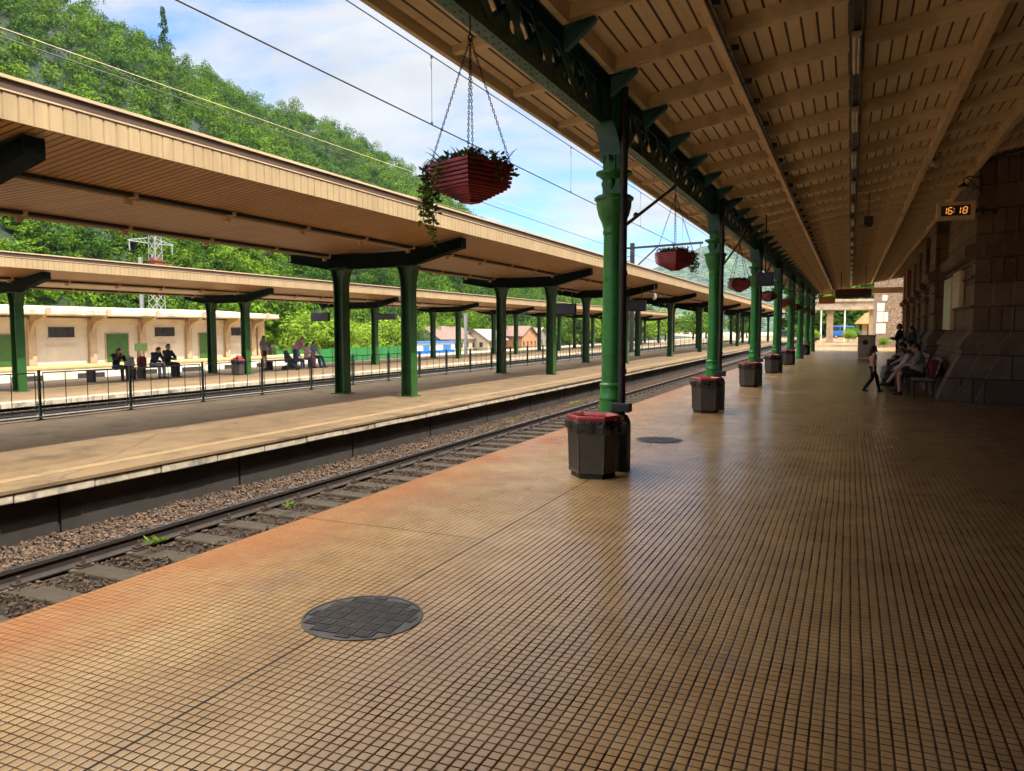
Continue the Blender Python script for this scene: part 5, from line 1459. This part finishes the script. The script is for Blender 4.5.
    mb.build('eyes', M['eye'], t, world=False)
    mb = MB(); mb.ell(hd+HM@Vector((0,.085,-.060))*hs, (.022*hs,.008*hs,.007*hs), 8, 6, HM); mb.build('mouth', M['lip'], t, world=False)
    # hair
    mb = MB(); mb.ell(hd+HM@Vector((0,-.016,.022))*hs, (.083*hs,.096*hs,.106*hs), 16, 12, HM)
    mb.ell(hd+HM@Vector((0,-.045,-.02))*hs, (.076*hs,.07*hs,.085*hs), 12, 8, HM)
    if long_hair:
        b = hd+HM@Vector((0,-.075,-.03))*hs
        mb.cap(b, b+Vector((0,0,-.20*s))-fwd*.03*s, .062*hs, .045*hs); mb.cap(b+Vector((.03*hs,0,0)), b+Vector((.05*s,0,-.22*s)), .05*hs, .03*hs); mb.cap(b-Vector((.03*hs,0,0)), b+Vector((-.05*s,0,-.22*s)), .05*hs, .03*hs)
    hm = remesh(mb, vox, M[hair], 'hair', t, 1)
    # top
    e = .013*s+.003; mb = MB(); torso(mb, e)
    for S in 'LR':
        sh, el, wr = J['sh'+S], J['el'+S], J['wr'+S]
        if sleeve == 'long': mb.cap(sh, el, .053*s+e, .044*s+e); mb.cap(el, el+(wr-el)*.93, .044*s+e, .032*s+e)
        elif sleeve == 'short': mb.cap(sh, sh+(el-sh)*.55, .053*s+e, .048*s+e)
        else: mb.cap(sh, sh+(el-sh)*.1, .05*s+e, .045*s+e)
    remesh(mb, vox, M[top], 'top', t)
    if scarf:
        mb = MB(); nn = J['neck']; mb.ell(nn-Vector((0,0,.02*s)), (.088*s,.085*s,.045*s), 14, 8); mb.ell(nn+fwd*.06*s-Vector((0,0,.06*s)), (.05*s,.04*s,.06*s), 10, 8)
        remesh(mb, vox, M[scarf], 'scarf', t, 1)
    # bottoms
    e = .012*s+.003; mb = MB()
    mb.ell(J['pelvis']-Vector((0,0,.01*s)), (.156*s+e,.118*s+e,.11*s+e), 14, 10)
    for S in 'LR':
        hp, kn, an = J['hp'+S], J['kn'+S], J['an'+S]
        if skirt: mb.cap(hp, hp+(kn-hp)*.55, .105*s, .12*s)
        elif leg == 'long': mb.cap(hp, kn, .084*s+e, .058*s+e); mb.cap(kn, an+(kn-an)*.06, .058*s+e, .044*s+e)
        else: mb.cap(hp, hp+(kn-hp)*(.72 if leg == 'short' else .35), .086*s+e, .070*s+e)
    remesh(mb, vox, M[bottom], 'skirt' if skirt else 'trousers' if leg == 'long' else 'shorts', t)
    for S in 'LR':
        an = J['an'+S]; td = J['to'+S].normalized(); mb = MB()
        mb.cap(an-Vector((0,0,.045*s))-td*.03*s, an+td*.125*s-Vector((0,0,.052*s)), .046*s, .036*s); mb.cap(an-Vector((0,0,.01*s)), an-Vector((0,0,.05*s)), .046*s, .044*s)
        remesh(mb, vox, M[shoes], 'shoe', t, 1)
    return t
L_ = rad(90)      # faces -x, towards the tracks
F_ = rad(-90)     # faces +x
# child walking by the bench
person('small girl in a peach top and black leggings walking by the bench', (.56,21.6,0), rad(-70), 1.16, STAND,
    dict(hpL=(-.08,0,.90), knL=(-.11,.20,.53), anL=(-.12,.30,.085), knR=(.10,-.06,.50), anR=(.11,-.34,.12), elL=(-.30,.02,1.17), wrL=(-.36,.20,1.08), elR=(.27,-.10,1.14), wrR=(.34,-.10,.90), toL=(-.2,1,0), toR=(.1,1,-.15)),
    'c_peach', 'c_black', 'shoe', 'hair', True, 'none', 'long', kid=True)
person('seated woman in a grey top with one leg crossed, on the nearest bench', (BX-.02,21.0,-.02), L_, 1.68, SIT,
    dict(knL=(-.08,.46,.54), anL=(-.10,.44,.085), knR=(.05,.48,.62), anR=(-.03,.72,.30), toR=(0,.85,.1), elL=(-.20,.16,.78), wrL=(-.05,.34,.75), elR=(.20,.16,.80), wrR=(.04,.33,.78), head=(0,.11,1.17), look=(0,.9,-.45)),
    'c_grey', 'c_black', 'shoe', 'hair', False, 'short', 'short')
person('woman in a white top bending forward behind the seated woman', (BX+.0,22.15,-.02), L_, 1.66, SIT,
    dict(waist=(0,.05,.68), chest=(0,.16,.84), neck=(0,.28,.96), head=(0,.38,1.05), shL=(-.17,.23,.93), shR=(.17,.23,.93), elL=(-.2,.36,.70), wrL=(-.08,.52,.60), elR=(.2,.36,.70), wrR=(.08,.52,.60), look=(0,.7,-.7)),
    'c_white', 'c_maroon', 'shoe', 'hairbrown', False, 'long', 'long')
person('hunched man in a khaki shirt on the second bench', (BX+.05,24.3,-.02), L_, 1.75, SIT, dict(waist=(0,.03,.68), chest=(0,.11,.85), neck=(0,.20,1.0), head=(0,.28,1.11), shL=(-.17,.16,.97), shR=(.17,.16,.97), elL=(-.2,.30,.74), wrL=(-.06,.46,.66), elR=(.2,.30,.74), wrR=(.06,.46,.66), look=(0,.8,-.6)), 'c_khaki', 'c_jeans', 'shoe', 'hair', False, 'short', 'long')
person('person in a white shirt and dark trousers on the second bench', (BX+.05,25.2,-.02), L_, 1.70, SIT, dict(elL=(-.2,.12,.75), wrL=(-.05,.30,.72)), 'c_white', 'c_black', 'shoe', 'hair', False, 'long', 'long')
person('person in black sitting on the third bench', (BX+.1,28.2,-.02), L_, 1.74, SIT, None, 'c_black', 'c_black', 'shoe', 'hair', True, 'long', 'long')
person('grey clad person sitting on the third bench', (BX+.1,29.2,-.02), L_, 1.72, SIT, None, 'c_grey', 'c_navy', 'shoe', 'hair', False, 'long', 'long')
person('tall standing man in black near the far benches', (1.75,33.0,0), rad(70), 1.80, STAND, dict(elL=(-.25,.06,1.16), wrL=(-.12,.26,1.18), elR=(.25,.06,1.16), wrR=(.10,.26,1.18)), 'c_black', 'c_black', 'shoe', 'hair', False, 'long', 'long')
person('standing person in a dark navy coat behind the benches', (2.05,31.2,0), rad(110), 1.70, STAND, None, 'c_navy', 'c_black', 'shoe', 'hair', True, 'long', 'long')
# far platform
person('woman in black with an orange scarf reading a phone on the far bench', (-25.5,20.75,P2Z-.02), F_, 1.68, SIT, dict(chest=(0,.05,.87), neck=(0,.10,1.03), head=(0,.17,1.15), elL=(-.22,.20,.80), wrL=(-.06,.36,.98), elR=(.22,.20,.80), wrR=(.05,.34,.96), look=(0,.85,-.5)), 'c_black', 'c_black', 'shoe', 'hair', True, 'long', 'long', scarf='c_orange')
person('man in a navy jacket leaning forward on the far bench', (-25.5,22.45,P2Z-.02), F_, 1.74, SIT, dict(waist=(0,.03,.68), chest=(0,.12,.85), neck=(0,.22,1.0), head=(0,.30,1.11), shL=(-.17,.17,.97), shR=(.17,.17,.97), elL=(-.2,.32,.74), wrL=(-.06,.48,.66), elR=(.2,.32,.74), wrR=(.06,.48,.66), look=(0,.9,-.4)), 'c_navy', 'c_lightjeans', 'shoe', 'hair', False, 'long', 'long')
person('man in a dark jumper sitting beside the navy jacketed man', (-25.5,23.15,P2Z-.02), F_, 1.78, SIT, dict(elL=(-.2,.20,.78), wrL=(-.03,.40,.72), elR=(.2,.20,.78), wrR=(.03,.40,.72), look=(0,.9,-.3)), 'c_black', 'c_black', 'shoe', 'hair', False, 'long', 'long')
person('slim standing woman in a pale top and red shorts with long dark hair', (-25.3,28.6,P2Z), F_, 1.64, STAND, dict(elL=(-.2,.08,1.12), wrL=(-.1,.25,1.05)), 'c_grey', 'c_maroon', 'shoe', 'hair', True, 'short', 'tiny')
person('person in a pink shirt and jeans leaning over with their back turned', (-24.6,30.0,P2Z), rad(-25), 1.72, STAND, dict(waist=(0,.04,1.06), chest=(0,.16,1.22), neck=(0,.28,1.33), head=(0,.37,1.43), shL=(-.17,.22,1.31), shR=(.17,.22,1.31), elL=(-.2,.34,1.07), wrL=(-.1,.5,.95), elR=(.2,.34,1.07), wrR=(.1,.5,.95), look=(0,.8,-.6)), 'c_pink', 'c_jeans', 'shoewhite', 'hairbrown', False, 'short', 'long')
person('seated child in blue beside the person in pink', (-25.1,30.7,P2Z-.02), F_, 1.35, SIT, None, 'c_lightjeans', 'c_jeans', 'shoewhite', 'hair', False, 'short', 'long', kid=True)
person('seated woman in a white skirt and top with long dark hair on the far platform', (-25.1,31.45,P2Z-.02), F_, 1.66, SIT, dict(chest=(0,.05,.87)), 'c_white', 'c_pink', 'shoe', 'hair', True, 'short', 'long')
person('man in a pale shirt and blue jeans sitting at the end of the far bench', (-25.1,31.95,P2Z-.02), F_, 1.76, SIT, dict(knL=(-.1,.48,.53), anL=(-.1,.66,.085), knR=(.12,.46,.53), anR=(.14,.58,.085), elL=(-.2,.20,.78), wrL=(-.05,.40,.70), look=(0,.8,-.5)), 'c_lightjeans', 'c_jeans', 'shoe', 'hair', False, 'short', 'long')
# luggage
def backpack(label, x, y, z, rz, m, tilt=0):
    t = thing('backpack', label, 'bag', (x,y,z), rz)
    mb = MB(); mb.prism([(-.15,0),(.15,0),(.17,.12),(.16,.34),(.11,.44),(-.11,.44),(-.16,.34),(-.17,.12)], 'y', -.10, .10); mb.build('bag', M[m], t, bevel=.045, world=False)
    mb = MB(); mb.prism([(-.11,.05),(.11,.05),(.12,.15),(.10,.24),(-.10,.24),(-.12,.15)], 'y', .101, .155); mb.build('pocket', M[m], t, bevel=.025, world=False)
    mb = MB()
    for s in (-.08,.08): mb.path([(s,-.10,.40),(s*1.1,-.17,.30),(s*1.1,-.15,.12),(s,-.09,.05)], .016, 6)
    mb.path([(-.04,0,.43),(0,0,.49),(.04,0,.43)], .010, 6); mb.build('strap', M['c_black'], t, world=False); return t
backpack('red backpack lying on the bench behind the seated woman', BX+.22, 20.35, .445, rad(90), 'c_red')
backpack('dark backpack standing on the tiles before the second bench', BX-.55, 24.0, 0, rad(80), 'c_black')
backpack('grey bag standing on the tiles by the third bench', BX-.5, 27.3, 0, rad(120), 'c_grey')
backpack('pale grey bag on the bench beside the phone reading woman', -25.5, 21.35, P2Z+.445, rad(-80), 'c_grey')
backpack('maroon bag lying on the bench beside the navy jacketed man', -25.55, 21.95, P2Z+.445, rad(-95), 'c_maroon')
t = thing('pushchair', 'dark pushchair in front of the person in pink', 'pushchair', (-24.3,29.3,P2Z), rad(-60))
mb = MB(); mb.prism([(-.25,.35),(.20,.40),(.32,.55),(.26,.58),(.05,.50),(-.2,.95),(-.30,.92)], 'x', -.21, .21); mb.build('seat', M['c_navy'], t, bevel=.02, world=False)
mb = MB()
for s in (-.22,.22):
    mb.path([(s,.30,.12),(s,-.10,.55),(s,-.42,1.02)], .014, 6); mb.path([(s,-.30,.12),(s,.05,.50),(s,.20,.62)], .014, 6)
mb.tube((-.22,-.42,1.02),(.22,-.42,1.02),.018); mb.build('frame', M['iron'], t, world=False)
for sx in (-.23,.23):
    for sy in (-.30,.30):
        mb = MB(); mb.tube((sx-.02,sy,.10),(sx+.02,sy,.10),.10,None,16); mb.build('wheel', M['tyre'], t, world=False)

# ------------------------------------------------------------------ camera
f_px, W, Hh = 770.0, 1024, 771
vx, vy = 850.0, 329.0
u = (vx-512)/f_px; v = (385.5-vy)/f_px
th = math.atan(v); psi = math.atan(u*math.cos(th))
F0 = Vector((-math.sin(psi), math.cos(psi), 0)); Rr = Vector((math.cos(psi), math.sin(psi), 0))
Fw = F0*math.cos(th)-Vector((0,0,1))*math.sin(th); Up = Rr.cross(Fw)
cam = bpy.data.cameras.new('camera'); co = bpy.data.objects.new('camera', cam); COL.objects.link(co)
cam.sensor_fit = 'HORIZONTAL'; cam.sensor_width = 36; cam.lens = 36*f_px/W; cam.clip_start = .05; cam.clip_end = 6000
mw = Matrix((Rr, Up, -Fw)).transposed().to_4x4(); mw.translation = (0,0,1.6); co.matrix_world = mw
SC.camera = co

# ------------------------------------------------------------------ light
S = Vector((.505,.06,.86)).normalized()
sun = bpy.data.lights.new('sun', 'SUN'); sun.energy = SUN_E; sun.angle = rad(.5); sun.color = (1.0,.93,.82)
so = bpy.data.objects.new('sun', sun); COL.objects.link(so); so.rotation_euler = S.to_track_quat('Z','Y').to_euler()
w = bpy.data.worlds.new('World'); SC.world = w; w.use_nodes = True
nt = w.node_tree; nt.nodes.clear()
def N(t, **k):
    n = nt.nodes.new(t)
    for a, b in k.items(): setattr(n, a, b)
    return n
out = N('ShaderNodeOutputWorld'); bg = N('ShaderNodeBackground'); bg.inputs[1].default_value = SKY_E
sky = N('ShaderNodeTexSky', sky_type='NISHITA', sun_disc=False, sun_elevation=math.asin(S.z), sun_rotation=math.atan2(S.x,S.y), altitude=800, air_density=1.0, dust_density=.6, ozone_density=1.6)
tc = N('ShaderNodeTexCoord'); sep = N('ShaderNodeSeparateXYZ'); nt.links.new(tc.outputs['Generated'], sep.inputs[0])
def mth(op, a, b=None, clamp=False):
    n = N('ShaderNodeMath', operation=op, use_clamp=clamp)
    for i, x in enumerate((a,b)):
        if x is None: continue
        if isinstance(x, bpy.types.NodeSocket): nt.links.new(x, n.inputs[i])
        else: n.inputs[i].default_value = x
    return n.outputs[0]
dz = mth('ADD', mth('MAXIMUM', sep.outputs[2], 0.0), .22)
cv = N('ShaderNodeCombineXYZ'); nt.links.new(mth('DIVIDE', sep.outputs[0], dz), cv.inputs[0]); nt.links.new(mth('DIVIDE', sep.outputs[1], dz), cv.inputs[1])
mp = N('ShaderNodeMapping'); nt.links.new(cv.outputs[0], mp.inputs[0]); mp.inputs['Scale'].default_value = (1.0,1.5,1); mp.inputs['Location'].default_value = CLOUD_LOC; mp.inputs['Rotation'].default_value = (0,0,rad(-18))
nz = N('ShaderNodeTexNoise'); nz.inputs['Scale'].default_value = 1.05; nz.inputs['Detail'].default_value = 9; nz.inputs['Roughness'].default_value = .56; nz.inputs['Distortion'].default_value = .35
nt.links.new(mp.outputs[0], nz.inputs['Vector'])
mr = N('ShaderNodeMapRange', interpolation_type='SMOOTHSTEP'); nt.links.new(nz.outputs[0], mr.inputs[0]); mr.inputs[1].default_value = CLOUD_T[0]; mr.inputs[2].default_value = CLOUD_T[1]
nz2 = N('ShaderNodeTexNoise'); nz2.inputs['Scale'].default_value = 3.2; nz2.inputs['Detail'].default_value = 7; nt.links.new(mp.outputs[0], nz2.inputs['Vector'])
cr = N('ShaderNodeMix', data_type='RGBA'); nt.links.new(nz2.outputs[0], cr.inputs[0]); cr.inputs[6].default_value = CLOUD_A+(1,); cr.inputs[7].default_value = CLOUD_B+(1,)
# unseen clouds overhead boosted by height to send more light under the canopy
hi = N('ShaderNodeMapRange', interpolation_type='SMOOTHSTEP'); nt.links.new(sep.outputs[2], hi.inputs[0]); hi.inputs[1].default_value = .50; hi.inputs[2].default_value = .80; hi.inputs[3].default_value = 1; hi.inputs[4].default_value = OVERHEAD_BOOST
cr2 = N('ShaderNodeMix', data_type='RGBA', blend_type='MULTIPLY'); cr2.inputs[0].default_value = 1; nt.links.new(cr.outputs[2], cr2.inputs[6]); hw = N('ShaderNodeMix', data_type='RGBA'); hf = N('ShaderNodeMapRange'); nt.links.new(hi.outputs[0], hf.inputs[0]); hf.inputs[1].default_value = 1; hf.inputs[2].default_value = OVERHEAD_BOOST; nt.links.new(hf.outputs[0], hw.inputs[0]); hw.inputs[6].default_value = (1,1,1,1); hw.inputs[7].default_value = (OVERHEAD_BOOST,OVERHEAD_BOOST*.93,OVERHEAD_BOOST*.80,1); nt.links.new(hw.outputs[2], cr2.inputs[7])
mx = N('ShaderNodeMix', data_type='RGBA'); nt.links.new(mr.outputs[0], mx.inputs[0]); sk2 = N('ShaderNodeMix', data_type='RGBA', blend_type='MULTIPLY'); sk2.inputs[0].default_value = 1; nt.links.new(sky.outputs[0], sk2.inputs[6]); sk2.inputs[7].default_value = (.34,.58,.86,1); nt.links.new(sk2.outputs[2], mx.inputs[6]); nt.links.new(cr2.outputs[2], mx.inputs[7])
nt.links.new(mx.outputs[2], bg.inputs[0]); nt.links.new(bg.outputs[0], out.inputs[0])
SC.view_settings.view_transform = 'Standard'; SC.view_settings.look = 'None'; SC.view_settings.gamma = 1.0; SC.view_settings.use_curve_mapping = False
SC.view_settings.exposure = EXPO
SC.render.engine = 'CYCLES'
cy = SC.cycles; cy.use_denoising = True; cy.max_bounces = 10; cy.diffuse_bounces = 6; cy.glossy_bounces = 4; cy.transmission_bounces = 4; cy.transparent_max_bounces = 6
cy.sample_clamp_indirect = 3.0; cy.blur_glossy = .5; cy.use_adaptive_sampling = True; cy.adaptive_threshold = .015; cy.caustics_reflective = False; cy.caustics_refractive = False
